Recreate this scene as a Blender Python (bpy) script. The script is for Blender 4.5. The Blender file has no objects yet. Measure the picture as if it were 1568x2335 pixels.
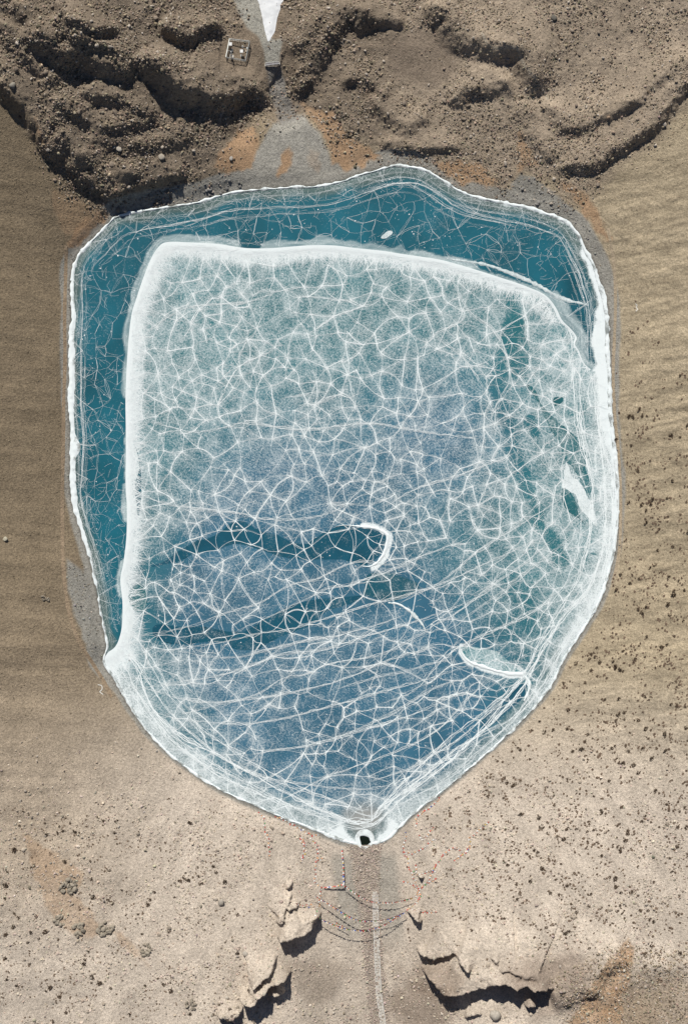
import bpy, math, random
import numpy as np
from mathutils.geometry import delaunay_2d_cdt
from mathutils import Vector

R = math.radians
random.seed(7)
RNG = np.random.default_rng(11)
scene = bpy.context.scene
COL = scene.collection

# ------------------------------------------------------------------ camera, sky, sun, exposure
CAMH = 560.0                      # drone height above the lake, metres
K = 0.17545                       # metres per survey unit on the lake level
cam_d = bpy.data.cameras.new('camera')
cam_d.sensor_fit = 'VERTICAL'
cam_d.angle_y = 2 * math.atan(204.8 / CAMH)
cam_d.clip_start = 5.0
cam_d.clip_end = 6000.0
cam = bpy.data.objects.new('camera', cam_d)
COL.objects.link(cam)
cam.location = (0, 0, CAMH)
cam.rotation_euler = (0, 0, 0)
scene.camera = cam

SUN_EL, SUN_AZ = 43.0, 12.0       # sun stands to the north, a little west: shadows fall south-south-east
world = bpy.data.worlds.new('World')
scene.world = world
world.use_nodes = True
wn = world.node_tree
wn.nodes.clear()
sky = wn.nodes.new('ShaderNodeTexSky')
sky.sky_type = 'NISHITA'
sky.sun_disc = False
sky.sun_elevation = R(SUN_EL)
sky.sun_rotation = R(-SUN_AZ)
sky.altitude = 4500
bg = wn.nodes.new('ShaderNodeBackground')
bg.inputs['Strength'].default_value = 0.055
wo = wn.nodes.new('ShaderNodeOutputWorld')
wn.links.new(sky.outputs[0], bg.inputs[0])
wn.links.new(bg.outputs[0], wo.inputs[0])
sd_ = bpy.data.lights.new('sun', 'SUN')
sd_.energy = 4.6
sd_.angle = R(0.53)
sd_.color = (1.0, 0.955, 0.89)
sun = bpy.data.objects.new('sun', sd_)
COL.objects.link(sun)
to_sun = Vector((-math.sin(R(SUN_AZ)) * math.cos(R(SUN_EL)), math.cos(R(SUN_AZ)) * math.cos(R(SUN_EL)), math.sin(R(SUN_EL))))
sun.rotation_euler = to_sun.to_track_quat('Z', 'Y').to_euler()
sun.location = to_sun * 400
vs = scene.view_settings
vs.view_transform = 'Standard'
vs.look = 'None'
vs.exposure = 0.0
vs.gamma = 1.0

# ------------------------------------------------------------------ helpers
def tag(o, label=None, cat=None, group=None, kind=None):
    if label: o['label'] = label
    if cat: o['category'] = cat
    if group: o['group'] = group
    if kind: o['kind'] = kind
    return o

def empty(name, loc=(0, 0, 0), rz=0.0):
    o = bpy.data.objects.new(name, None)
    COL.objects.link(o)
    o.location = loc
    o.rotation_euler = (0, 0, rz)
    o.empty_display_size = 0.2
    return o

def link(name, me, mat=None, parent=None):
    if mat is not None and not me.materials:
        me.materials.append(mat)
    o = bpy.data.objects.new(name, me)
    COL.objects.link(o)
    if parent is not None: o.parent = parent
    return o

def fast_mesh(name, v, f, smooth=False, cols=None, attrs=None):
    """v (N,3); f (M,3) or (M,4) array"""
    v = np.ascontiguousarray(v, dtype=np.float32)
    f = np.ascontiguousarray(f, dtype=np.int32)
    me = bpy.data.meshes.new(name)
    me.vertices.add(len(v))
    me.vertices.foreach_set('co', v.ravel())
    k = f.shape[1]
    me.loops.add(f.size)
    me.loops.foreach_set('vertex_index', f.ravel())
    me.polygons.add(len(f))
    me.polygons.foreach_set('loop_start', np.arange(0, f.size, k, dtype=np.int32))
    me.polygons.foreach_set('loop_total', np.full(len(f), k, dtype=np.int32))
    if smooth:
        me.polygons.foreach_set('use_smooth', np.ones(len(f), dtype=bool))
    me.update(calc_edges=True)
    if cols is not None:
        c = np.ones((len(v), 4), dtype=np.float32)
        c[:, :3] = cols
        a = me.attributes.new('Col', 'FLOAT_COLOR', 'POINT')
        a.data.foreach_set('color', c.ravel())
    for an, arr in (attrs or {}).items():
        a = me.attributes.new(an, 'FLOAT', 'POINT')
        a.data.foreach_set('value', np.ascontiguousarray(arr, dtype=np.float32))
    return me

_T = np.random.default_rng(5).random((8, 256, 256)).astype(np.float32)
def vn(x, y, s=0):
    xi = np.floor(x).astype(np.int64); yi = np.floor(y).astype(np.int64)
    fx = (x - xi).astype(np.float32); fy = (y - yi).astype(np.float32)
    fx = fx * fx * (3 - 2 * fx); fy = fy * fy * (3 - 2 * fy)
    t = _T[s % 8]
    o = 37 * (s // 8)
    x0 = (xi + o) & 255; x1 = (xi + 1 + o) & 255; y0 = (yi + o) & 255; y1 = (yi + 1 + o) & 255
    return (t[x0, y0] * (1 - fx) + t[x1, y0] * fx) * (1 - fy) + (t[x0, y1] * (1 - fx) + t[x1, y1] * fx) * fy
def fbm(x, y, sc, oct=4, s=0, gain=0.5):
    """-1..1"""
    r = 0; a = 1; n = 0; f = 1.0 / sc
    for i in range(oct):
        r = r + a * (vn(x * f + 13.7 * i, y * f + 7.1 * i, s + i) * 2 - 1)
        n += a; a *= gain; f *= 2.03
    return r / n
def ss(a, b, x):
    t = np.clip((x - a) / (b - a), 0, 1)
    return t * t * (3 - 2 * t)

def P(pts):
    """survey units -> metres on the lake level"""
    a = np.asarray(pts, dtype=np.float64)
    return np.stack([(a[..., 0] - 784) * K, (1167.5 - a[..., 1]) * K], -1)
def PS(pts):
    """fine survey units -> metres"""
    a = np.asarray(pts, dtype=np.float64) / 1.7545
    return P(a)
def Z(pts, ox, oy, sc):
    """detail survey sheet (origin, scale) -> metres"""
    a = np.asarray(pts, dtype=np.float64)
    return PS(np.stack([ox + a[..., 0] * sc, oy + a[..., 1] * sc], -1))

def crom(p, n=6, closed=False):
    p = np.asarray(p, dtype=np.float64)
    N = len(p); out = []
    rng = range(N) if closed else range(N - 1)
    for i in rng:
        if closed:
            a, b, c, d = p[(i - 1) % N], p[i], p[(i + 1) % N], p[(i + 2) % N]
        else:
            b, c = p[i], p[i + 1]
            a = p[i - 1] if i > 0 else 2 * b - c
            d = p[i + 2] if i + 2 < N else 2 * c - b
        for j in range(n):
            t = j / n
            out.append(0.5 * ((2 * b) + (c - a) * t + (2 * a - 5 * b + 4 * c - d) * t * t + (3 * b - a - 3 * c + d) * t ** 3))
    if not closed: out.append(p[-1])
    return np.array(out)

def resample(p, step):
    d = np.r_[0, np.cumsum(np.hypot(*np.diff(p, axis=0).T))]
    n = max(2, int(round(d[-1] / step)) + 1)
    t = np.linspace(0, d[-1], n)
    return np.stack([np.interp(t, d, p[:, i]) for i in range(p.shape[1])], -1)

def seg_dist(x, y, p, closed=False):
    """distance to polyline, signed side (+ = left of travel), arc length at nearest"""
    q = np.vstack([p, p[:1]]) if closed else p
    best = np.full(x.shape, 1e18); side = np.ones(x.shape, dtype=np.float32); arc = np.zeros(x.shape)
    s0 = 0.0
    for a, b in zip(q[:-1], q[1:]):
        dx, dy = b - a
        L2 = dx * dx + dy * dy
        if L2 < 1e-9: continue
        t = np.clip(((x - a[0]) * dx + (y - a[1]) * dy) / L2, 0, 1)
        ex = x - (a[0] + t * dx); ey = y - (a[1] + t * dy)
        d2 = ex * ex + ey * ey
        m = d2 < best
        best = np.where(m, d2, best)
        side = np.where(m, np.sign(dx * (y - a[1]) - dy * (x - a[0])), side)
        arc = np.where(m, s0 + t * math.sqrt(L2), arc)
        s0 += math.sqrt(L2)
    return np.sqrt(best), side, arc

def inside(x, y, p):
    r = np.zeros(x.shape, dtype=bool)
    q = np.vstack([p, p[:1]])
    for a, b in zip(q[:-1], q[1:]):
        if a[1] == b[1]: continue
        c = ((a[1] > y) != (b[1] > y)) & (x < (b[0] - a[0]) * (y - a[1]) / (b[1] - a[1]) + a[0])
        r ^= c
    return r

def sdist(x, y, p):
    """signed distance to polygon, + outside"""
    d = seg_dist(x, y, p, True)[0]
    return np.where(inside(x, y, p), -d, d)

class Field:
    """a coarse grid with bilinear lookup"""
    def __init__(s, fn, x0, x1, y0, y1, st):
        s.x0, s.y0, s.st = x0, y0, st
        gx = np.arange(x0, x1 + st, st); gy = np.arange(y0, y1 + st, st)
        X, Y = np.meshgrid(gx, gy, indexing='ij')
        s.g = fn(X, Y)
    def __call__(s, x, y):
        u = np.clip((np.asarray(x) - s.x0) / s.st, 0, s.g.shape[0] - 1.001)
        v = np.clip((np.asarray(y) - s.y0) / s.st, 0, s.g.shape[1] - 1.001)
        i = u.astype(int); j = v.astype(int); fu = u - i; fv = v - j
        g = s.g
        return (g[i, j] * (1 - fu) + g[i + 1, j] * fu) * (1 - fv) + (g[i, j + 1] * (1 - fu) + g[i + 1, j + 1] * fu) * fv

# ------------------------------------------------------------------ materials
def new_mat(name):
    m = bpy.data.materials.new(name)
    m.use_nodes = True
    nt = m.node_tree
    b = nt.nodes['Principled BSDF']
    return m, nt, b

def nd(nt, t, **kw):
    n = nt.nodes.new(t)
    for k, v in kw.items(): setattr(n, k, v)
    return n

def noise_node(nt, coord, scale, detail=3, rough=0.6):
    n = nd(nt, 'ShaderNodeTexNoise')
    n.inputs['Scale'].default_value = scale
    n.inputs['Detail'].default_value = detail
    n.inputs['Roughness'].default_value = rough
    nt.links.new(coord, n.inputs['Vector'])
    return n.outputs['Fac']

def ramp(nt, fac, a, b, ca=0.0, cb=1.0):
    n = nd(nt, 'ShaderNodeMapRange')
    n.inputs[1].default_value = a; n.inputs[2].default_value = b
    n.inputs[3].default_value = ca; n.inputs[4].default_value = cb
    nt.links.new(fac, n.inputs[0])
    return n.outputs[0]

def math_n(nt, op, a, b):
    n = nd(nt, 'ShaderNodeMath', operation=op)
    for i, q in enumerate((a, b)):
        if isinstance(q, (int, float)): n.inputs[i].default_value = q
        else: nt.links.new(q, n.inputs[i])
    return n.outputs[0]

def mixc(nt, fac, a, b, mode='MIX'):
    n = nd(nt, 'ShaderNodeMix', data_type='RGBA', blend_type=mode)
    for s, q in ((0, fac), (6, a), (7, b)):
        if isinstance(q, (int, float)): n.inputs[s].default_value = q
        elif isinstance(q, tuple): n.inputs[s].default_value = (*q, 1)
        else: nt.links.new(q, n.inputs[s])
    return n.outputs[2]

def ground_material():
    m, nt, b = new_mat('earth')
    co = nd(nt, 'ShaderNodeTexCoord').outputs['Object']
    at = nd(nt, 'ShaderNodeAttribute', attribute_name='Col').outputs['Color']
    n1 = noise_node(nt, co, 0.12, 5, 0.65)
    n2 = noise_node(nt, co, 1.1, 4, 0.7)
    n3 = noise_node(nt, co, 3.4, 2, 0.6)
    v = math_n(nt, 'MULTIPLY', ramp(nt, n1, 0.25, 0.75, 0.86, 1.14), ramp(nt, n2, 0.3, 0.7, 0.70, 1.30))
    v = math_n(nt, 'MULTIPLY', v, ramp(nt, n3, 0.3, 0.7, 0.66, 1.34))
    vv = nd(nt, 'ShaderNodeCombineColor')
    for i in range(3): nt.links.new(v, vv.inputs[i])
    c = mixc(nt, 1.0, at, vv.outputs[0], 'MULTIPLY')
    nt.links.new(c, b.inputs['Base Color'])
    b.inputs['Roughness'].default_value = 0.95
    b.inputs['Specular IOR Level'].default_value = 0.12
    bp = nd(nt, 'ShaderNodeBump')
    bp.inputs['Strength'].default_value = 0.85
    bp.inputs['Distance'].default_value = 0.5
    hgt = math_n(nt, 'ADD', n2, math_n(nt, 'MULTIPLY', n3, 0.45))
    nt.links.new(hgt, bp.inputs['Height'])
    nt.links.new(bp.outputs[0], b.inputs['Normal'])
    return m

def ice_material(name, speck=1.0):
    """colour comes from the mapped ice type; frost crystals and bubbles as fine noise"""
    m, nt, b = new_mat(name)
    co = nd(nt, 'ShaderNodeTexCoord').outputs['Object']
    at = nd(nt, 'ShaderNodeAttribute', attribute_name='Col').outputs['Color']
    fr = nd(nt, 'ShaderNodeAttribute', attribute_name='frost').outputs['Fac']
    n0 = noise_node(nt, co, 0.16, 4, 0.6)
    n1 = noise_node(nt, co, 1.3, 4, 0.75)
    n2 = noise_node(nt, co, 4.0, 3, 0.7)
    g = math_n(nt, 'ADD', math_n(nt, 'MULTIPLY', ramp(nt, n1, 0.3, 0.7), 0.55), math_n(nt, 'MULTIPLY', ramp(nt, n2, 0.3, 0.7), 0.45))
    g = math_n(nt, 'ADD', g, ramp(nt, n0, 0.3, 0.7, -0.14, 0.14))
    # frost cover grows where the noise is above a threshold set by the frost amount
    thr = math_n(nt, 'SUBTRACT', 1.08, math_n(nt, 'MULTIPLY', fr, 1.3))
    cov = ramp(nt, math_n(nt, 'SUBTRACT', g, thr), -0.28, 0.42)
    c = mixc(nt, cov, at, (0.84, 0.905, 0.905))
    nt.links.new(c, b.inputs['Base Color'])
    b.inputs['Roughness'].default_value = 0.5
    b.inputs['IOR'].default_value = 1.31
    b.inputs['Specular IOR Level'].default_value = 0.35
    bp = nd(nt, 'ShaderNodeBump')
    bp.inputs['Strength'].default_value = 0.25
    bp.inputs['Distance'].default_value = 0.12
    nt.links.new(g, bp.inputs['Height'])
    nt.links.new(bp.outputs[0], b.inputs['Normal'])
    return m

def plain(name, col, rough=0.8, var=0.15, sc=2.0, metal=0.0):
    m, nt, b = new_mat(name)
    co = nd(nt, 'ShaderNodeTexCoord').outputs['Object']
    n = noise_node(nt, co, sc, 3)
    c = mixc(nt, ramp(nt, n, 0.3, 0.7), tuple(x * (1 - var) for x in col), tuple(min(1, x * (1 + var)) for x in col))
    nt.links.new(c, b.inputs['Base Color'])
    b.inputs['Roughness'].default_value = rough
    b.inputs['Metallic'].default_value = metal
    b.inputs['Specular IOR Level'].default_value = 0.3
    return m

def attr_mat(name, rough=0.9, per_object=False, var=0.25, sc=3.0):
    m, nt, b = new_mat(name)
    co = nd(nt, 'ShaderNodeTexCoord').outputs['Object']
    if per_object:
        at = nd(nt, 'ShaderNodeObjectInfo').outputs['Color']
    else:
        at = nd(nt, 'ShaderNodeAttribute', attribute_name='Col').outputs['Color']
    n = noise_node(nt, co, sc, 4, 0.65)
    v = ramp(nt, n, 0.3, 0.7, 1 - var, 1 + var)
    vv = nd(nt, 'ShaderNodeCombineColor')
    for i in range(3): nt.links.new(v, vv.inputs[i])
    nt.links.new(mixc(nt, 1.0, at, vv.outputs[0], 'MULTIPLY'), b.inputs['Base Color'])
    b.inputs['Roughness'].default_value = rough
    b.inputs['Specular IOR Level'].default_value = 0.2
    return m

M_EARTH = ground_material()
M_ICE = ice_material('clear_ice')
M_ROCK = attr_mat('rock')
M_ROCKO = attr_mat('boulder_rock', per_object=True)
M_CRACK = plain('white_crack_ice', (0.86, 0.92, 0.92), 0.6, 0.06, 1.0)
M_SNOW = plain('snow', (0.86, 0.88, 0.88), 0.75, 0.07, 0.35)
M_SHRUB = attr_mat('dry_shrub', per_object=True, var=0.4, sc=2.0)
M_SHRUBS = attr_mat('dry_shrubs', var=0.4, sc=2.0)
M_STEEL = plain('galvanised_steel', (0.5, 0.52, 0.5), 0.45, 0.1, 3, 0.3)
M_WHITE = plain('white_paint', (0.82, 0.82, 0.8), 0.5, 0.05)
M_DARKM = plain('dark_metal', (0.06, 0.065, 0.07), 0.5, 0.2)
M_ROPE = plain('rope', (0.16, 0.10, 0.08), 0.9)

# ------------------------------------------------------------------ survey lines
SHORE_O = [(163,640),(175,590),(200,560),(235,525),(262,497),(300,486),(350,477),(400,470),(455,461),(500,446),(540,438),(600,432),
 (660,428),(720,425),(770,416),(820,400),(860,388),(900,378),(940,380),(970,388),(1000,405),(1030,425),(1060,440),(1100,452),
 (1150,462),(1200,472),(1250,488),(1290,505),(1315,530),(1335,570),(1352,600),(1365,640),(1378,680),(1385,740),(1386,800),
 (1390,870),(1393,950),(1398,1010),(1405,1060),(1408,1110),(1407,1180),(1400,1250),(1385,1310),(1370,1360),(1350,1400),
 (1318,1450),(1285,1500),(1262,1550),(1235,1590),(1200,1630),(1150,1680),(1100,1724),(1050,1768),(1000,1810),(960,1840),
 (920,1875),(890,1905),(870,1918),(830,1925),(790,1920),(750,1905),(700,1885),(640,1862),(580,1835),(520,1808),(470,1780),
 (420,1745),(380,1712),(340,1670),(310,1630),(284,1587),(263,1550),(250,1530),(238,1509),(241,1490),(246,1468),(234,1413),
 (222,1345),(207,1276),(185,1208),(166,1140),(162,1105),(163,1003),(158,920),(160,850),(160,780),(165,720)]
SHORE = crom(P(SHORE_O), 4, True)
LX0, LX1, LY0, LY1 = -165.0, 165.0, -240.0, 240.0
SD = Field(lambda X, Y: sdist(X, Y, SHORE), -420, 420, -480, 480, 1.5)

# ------------------------------------------------------------------ ground: height
GUL = P([(828,1900),(835,1990),(842,2080),(852,2200),(868,2335),(890,2600)])
def gully_x(y):
    return np.interp(-y, -GUL[:, 1], GUL[:, 0])

# (line, crest height, width of sunny side, width of shaded side); the shaded side lies to the right of travel
MOR = [
 ([(-60,110),(-30,150),(20,205),(60,245),(97,285),(112,326),(158,356),(188,402),(225,430)], 6.5, 14, 6.5, -1),
 ([(190,400),(234,432),(262,446),(290,438),(326,422),(377,403),(430,385)], 3.6, 12, 4.5, -1),
 ([(120,30),(150,60),(200,95),(260,115),(320,142),(365,172),(410,205)], 4.0, 10, 5.5, -1),
 ([(120,215),(150,250),(195,275),(250,288),(310,282),(360,270)], 2.6, 9, 4.5, -1),
 ([(90,180),(120,210),(130,260),(150,310),(190,345)], 3.2, 9, 5, -1),
 ([(127,0),(153,31),(188,58),(245,76),(280,62)], 4.5, 10, 5, -1),
 ([(60,60),(90,95),(117,112),(148,126),(188,120),(234,146),(285,160),(320,165)], 6.5, 10, 7, -1),
 ([(366,50),(400,72),(433,84),(470,72),(512,52)], 5.5, 10, 5, -1),
 ([(330,110),(356,148),(387,178),(412,205),(458,203),(489,218),(519,214),(570,196),(601,215),(625,222)], 8, 15, 8, -1),
 ([(660,215),(687,180),(723,118),(763,60),(800,36),(860,30)], 5.5, 12, 7.0, -1),
 ([(800,70),(840,52),(885,46),(925,50)], 4, 9, 4.5, -1),
 ([(958,0),(1014,40),(1044,84),(1100,108),(1177,114),(1212,165),(1232,222)], 7.5, 13, 8.5, -1),
 ([(1232,222),(1262,260),(1299,292),(1355,270),(1411,248),(1450,215)], 3.2, 11, 5, -1),
 ([(1020,240),(1050,214),(1080,198),(1146,188),(1170,180)], 4.6, 10, 6.5, -1),
 ([(775,195),(800,183),(830,183),(860,200),(890,225)], 2.6, 9, 4, -1),
 ([(840,215),(862,240),(902,275),(930,290),(957,272),(985,280)], 3.2, 9, 5.5, -1),
 ([(865,310),(880,322),(920,338),(983,342),(1020,336),(1060,340)], 2.8, 8, 4, -1),
 ([(1190,225),(1200,262),(1220,305),(1262,372)], 2.4, 8, 6, -1),
 ([(1253,392),(1285,378),(1345,378),(1400,340),(1451,312),(1497,270),(1533,222),(1570,165),(1610,100)], 5.0, 15, 5.0, -1),
 ([(1400,250),(1445,225),(1490,190),(1530,160),(1570,125)], 2.2, 8, 4.5, -1),
 ([(180,200),(230,215),(280,225),(330,250),(370,262)], 3.2, 9, 5, -1),
 ([(200,300),(260,322),(330,330),(400,315),(450,295)], 2.2, 9, 6, -1),
 ([(170,340),(215,385),(260,402),(330,385)], 2.5, 8, 5, -1),
 ([(0,40),(30,85),(70,130),(110,165),(150,195)], 4.0, 9, 6, -1),
 ([(30,0),(70,45),(110,80),(150,96)], 3.5, 8, 5, -1),
 ([(650,120),(690,95),(720,60),(740,20)], 2.5, 8, 5, -1),
]
def S6(pts): return [((1500 + a * .798) / 1.7545, (3400 + b * .798) / 1.7545) for a, b in pts]
def S5(pts): return [((700 + a * .5102) / 1.7545, (3500 + b * .5102) / 1.7545) for a, b in pts]
FINS = [
 (S5([(800,485),(850,472),(930,438),(975,425),(1010,432),(1050,405),(1080,350),(1130,262)]), 8.0, 17, .9, -1),
 (S5([(605,835),(650,795),(700,755),(755,690),(795,615)]), 5.5, 11, .8, -1),
 (S5([(505,905),(545,945),(590,960),(640,962),(680,885),(750,840),(830,795),(905,735)]), 9.5, 10, .9, -1),
 (S5([(725,935),(760,925),(800,932),(875,915)]), 4.0, 5, .7, -1),
 (S5([(330,1085),(400,1095),(440,1110),(480,1070),(515,1010)]), 5.0, 9, 1.0, -1),
 (S5([(868,100),(895,85),(915,40)]), 2.6, 5, .6, -1),
 (S5([(880,225),(905,190),(922,120)]), 2.6, 5, .6, -1),
 (S5([(785,370),(830,360),(858,335),(868,255),(935,225),(965,180)]), 2.6, 5, .6, -1),
 (S6([(205,480),(235,515),(300,525),(360,516),(400,508),(432,545),(470,585)]), 5.0, 14, .9, -1),
 (S6([(240,575),(290,650),(335,685),(400,698),(440,680),(520,665),(590,640),(640,632),(700,648),(740,632),(790,660),(895,685)]), 10.5, 17, 1.0, -1),
 (S6([(445,828),(490,822),(535,826)]), 2.2, 5, .7, -1),
 (S6([(745,772),(775,768),(805,775)]), 4.0, 4, .7, -1),
 (S6([(155,305),(180,325),(205,350),(238,350)]), 5.0, 6, .7, -1),
 (S6([(208,122),(228,138),(250,135)]), 2.6, 5, .6, -1),
 (S6([(565,512),(590,520),(615,530)]), 2.0, 4, .6, -1),
 (S6([(612,562),(660,570),(720,598)]), 2.0, 5, .6, -1),
 (S6([(860,720),(940,690),(1020,640),(1090,570),(1160,520),(1230,470)]), 4.0, 26, 11, -1),
 (S6([(1020,660),(1180,700),(1300,600),(1568,560),(1700,540)]), 1.6, 12, 9, -1),
]
ANG = np.array([-180, -150, -128, -112, -100, -90, -80, -68, -50, -30, 0, 25, 42, 52, 62, 78, 90, 97, 104, 110, 120, 135, 155, 180.])
SLP = np.array([.42, .42, .38, .34, .30, .28, .30, .34, .38, .42, .44, .40, .26, .22, .20, .19, .14, .10, .12, .36, .52, .42, .42, .42])
def z_base(x, y):
    s = SD(x, y)
    a = np.degrees(np.arctan2(y - 5, x))
    sl = np.interp(a, ANG, SLP)
    so = np.maximum(s, 0)
    z = np.where(s > 0, 150 * (1 - np.exp(-so * sl / 150)), s * 0.25)
    # outlet gully: a low flat floor between the two valley sides
    gx = np.abs(x - gully_x(y))
    g = ss(4, 42, gx) * ss(-100, -125, y) + (1 - ss(-100, -125, y))
    z = np.where(s > 0, z * (0.13 + 0.87 * g), z)
    return z
# flat grey outwash fan at the inflow
FAN = P([(500,440),(520,400),(570,385),(592,330),(625,285),(690,262),(728,300),(755,368),(800,390),(860,372),(900,372),(860,395),(770,420),(640,432)])
MORP = P([(-300,110),(0,190),(60,262),(100,330),(140,400),(190,440),(245,485),(300,462),(370,445),(450,420),(500,380),(560,310),(600,262),(640,285),(700,262),(760,300),(850,345),(900,352),
 (1000,368),(1060,410),(1150,425),(1180,390),(1250,402),(1300,445),(1340,425),(1400,372),(1480,322),(1568,215),(1700,60),(1900,-400),(-300,-400)])
def ridges(X0, Y0, table, jag, tap=.22, cn=.42, pw=1.6):
    z = np.zeros(X0.shape)
    for pts, h, wn_, ws_, sg in table:
        p = crom(P(pts), 3)
        bx0, bx1 = p[:, 0].min() - 60, p[:, 0].max() + 60
        by0, by1 = p[:, 1].min() - 60, p[:, 1].max() + 60
        m = (X0 > bx0) & (X0 < bx1) & (Y0 > by0) & (Y0 < by1)
        if not m.any(): continue
        x, y = X0[m], Y0[m]
        d, side, arc = seg_dist(x, y, p)
        L = np.hypot(*np.diff(p, axis=0).T).sum()
        sd = d * side                       # + sunny side
        jf = np.exp(-(np.maximum(sd, 0) / 4.5) ** 2)
        sd = sd + jf * (jag * fbm(x, y, 3.2, 3, 2) + jag * 1.2 * fbm(x, y, 9, 2, 5))
        endt = ss(0, tap * L + .5 + np.where(sd > 0, d * 1.5, 0), np.minimum(arc, L - arc)) ** .8
        jg = jag * (0.55 + 0.9 * vn(x / 5, y / 5, 4))
        sd = sd + jf * jg * .9 * (np.abs(fbm(x, y, 2.2, 3, 14)) - .25)
        prof = np.where(sd > 0, np.exp(-(sd / wn_) ** pw), 1 - ss(0, ws_, -sd))
        crest = 1 + cn * fbm(x, y, 5, 4, 9) * np.exp(-(np.maximum(sd, 0) / 3.5) ** 2)
        z[m] = z[m] + h * prof * endt * crest
    return z
def height(x, y):
    zb = z_base(x, y)
    f = CAMH / (CAMH - zb)
    X0, Y0 = x * f, y * f
    s = SD(x, y)
    mor = ss(5, -5, MORF(X0, Y0))
    fan = ss(4, -2, FANF(X0, Y0))
    east = ss(-5, 35, X0)
    zr = ridges(X0, Y0, MOR, .9, .12, .25) * (.85 - .12 * east)
    zf = ridges(X0, Y0, FINS, 1.0, .07, .45, 1.0) * 1.05
    # low moraine carries hummocks
    east = ss(-5, 35, X0)
    hum = (.5 - .34 * east) * (fbm(x, y, 17, 4, 3) * 1.5 + np.abs(fbm(x, y, 8, 3, 6)) * 1.3) * mor * (1 - fan)
    flat = np.maximum(ss(3, -4, PLATF(X0, Y0)), ss(3, -4, CLEARF(X0, Y0)))
    hum = hum * (1 - 0.9 * flat)
    gl = 1 - ss(4, 30, np.abs(x - P([(628, 0)])[0, 0] - (y - 150) * 0.02)) * 1.0
    z = zb + hum + zr * (1 - fan) + zf
    # ravine of the inflow stream
    z = z - 4.0 * gl * mor * ss(140, 150, y) * ss(187, 170, y)
    # rills down the side slopes
    sideR = ss(60, 110, x) * ss(150, 110, y) * ss(-150, -60, y)
    sideL = ss(-70, -110, x) * ss(160, 120, y)
    z = z + sideR * ss(2, 14, s) * (fbm(x * 0.12, y - x * 0.16, 4.2, 3, 1) * .26 + fbm(x * .3, y - x * .16, 2.2, 3, 4) * .24 + fbm(x, y, 2.2, 3, 3) * .3)
    z = z + sideL * ss(2, 14, s) * (fbm(x * 0.15, y + x * 0.1, 6.5, 3, 2) * 0.6)
    low = ss(-90, -130, y)
    ux, uy = x - 8, y - 60                 # slopes below the lake: runnels radiate
    aa = np.arctan2(ux, -uy); rr = np.hypot(ux, uy)
    z = z + low * ss(2, 10, s) * fbm(aa * 90, rr * 0.16, 2.6, 3, 7) * 0.45
    amp = 0.14 + ((.5 - .2 * east) * mor * (1 - fan) * (1 - 0.85 * flat)) + .5 * np.clip((zf - 1) / 4, 0, 1)
    z = z + ss(0.5, 6, s) * amp * fbm(x, y, 3.0, 4, 8, .62) + ss(1, 6, s) * 0.9 * fbm(x, y, 28, 3, 12)
    # shore: meet the water line exactly
    near = ss(0.0, 5.0, s)
    return np.where(s > 0, z * near + (1 - near) * np.maximum(s, 0) * 0.16, s * 0.25)
PLATP = P([(880,95),(955,68),(1000,80),(1040,118),(1050,140),(1030,185),(985,198),(900,178),(885,140)])
CLEARP = P([(470,135),(515,85),(560,55),(520,-20),(650,-20),(640,90),(675,120),(690,150),(650,185),(600,185),(520,160)])
MORF = Field(lambda X, Y: sdist(X, Y, MORP), -230, 230, 90, 300, 1.5)
FANF = Field(lambda X, Y: sdist(X, Y, FAN), -230, 230, 90, 300, 1.5)
PLATF = Field(lambda X, Y: sdist(X, Y, PLATP), -230, 230, 90, 300, 1.5)
CLEARF = Field(lambda X, Y: sdist(X, Y, CLEARP), -230, 230, 90, 300, 1.5)

def axis(lo, hi, st):
    core = np.arange(lo, hi + st / 2, st)
    g = np.cumsum(st * 1.13 ** np.arange(1, 48))
    g = g[g < 1500]
    return np.r_[(lo - g)[::-1], core, hi + g]
ST = 0.43
gx = axis(-146, 146, ST); gy = axis(-214, 214, ST)
GX, GY = np.meshgrid(gx, gy, indexing='ij')
GZ = height(GX, GY)
GS = SD(GX, GY)

def hz(x, y):
    """ground height by bilinear lookup in the terrain grid"""
    x = np.asarray(x, dtype=np.float64); y = np.asarray(y, dtype=np.float64)
    i = np.clip(np.searchsorted(gx, x) - 1, 0, len(gx) - 2); j = np.clip(np.searchsorted(gy, y) - 1, 0, len(gy) - 2)
    fu = np.clip((x - gx[i]) / (gx[i + 1] - gx[i]), 0, 1); fv = np.clip((y - gy[j]) / (gy[j + 1] - gy[j]), 0, 1)
    return (GZ[i, j] * (1 - fu) + GZ[i + 1, j] * fu) * (1 - fv) + (GZ[i, j + 1] * (1 - fu) + GZ[i + 1, j + 1] * fu) * fv

def ortho(p, dz=0.0):
    """survey metres (on the lake level) -> true ground position, allowing for relief"""
    p = np.atleast_2d(np.asarray(p, dtype=np.float64))
    x, y = p[:, 0].copy(), p[:, 1].copy()
    for _ in range(6):
        z = hz(x, y) + dz
        x = p[:, 0] * (CAMH - z) / CAMH; y = p[:, 1] * (CAMH - z) / CAMH
    return np.stack([x, y, hz(x, y)], -1)

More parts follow.
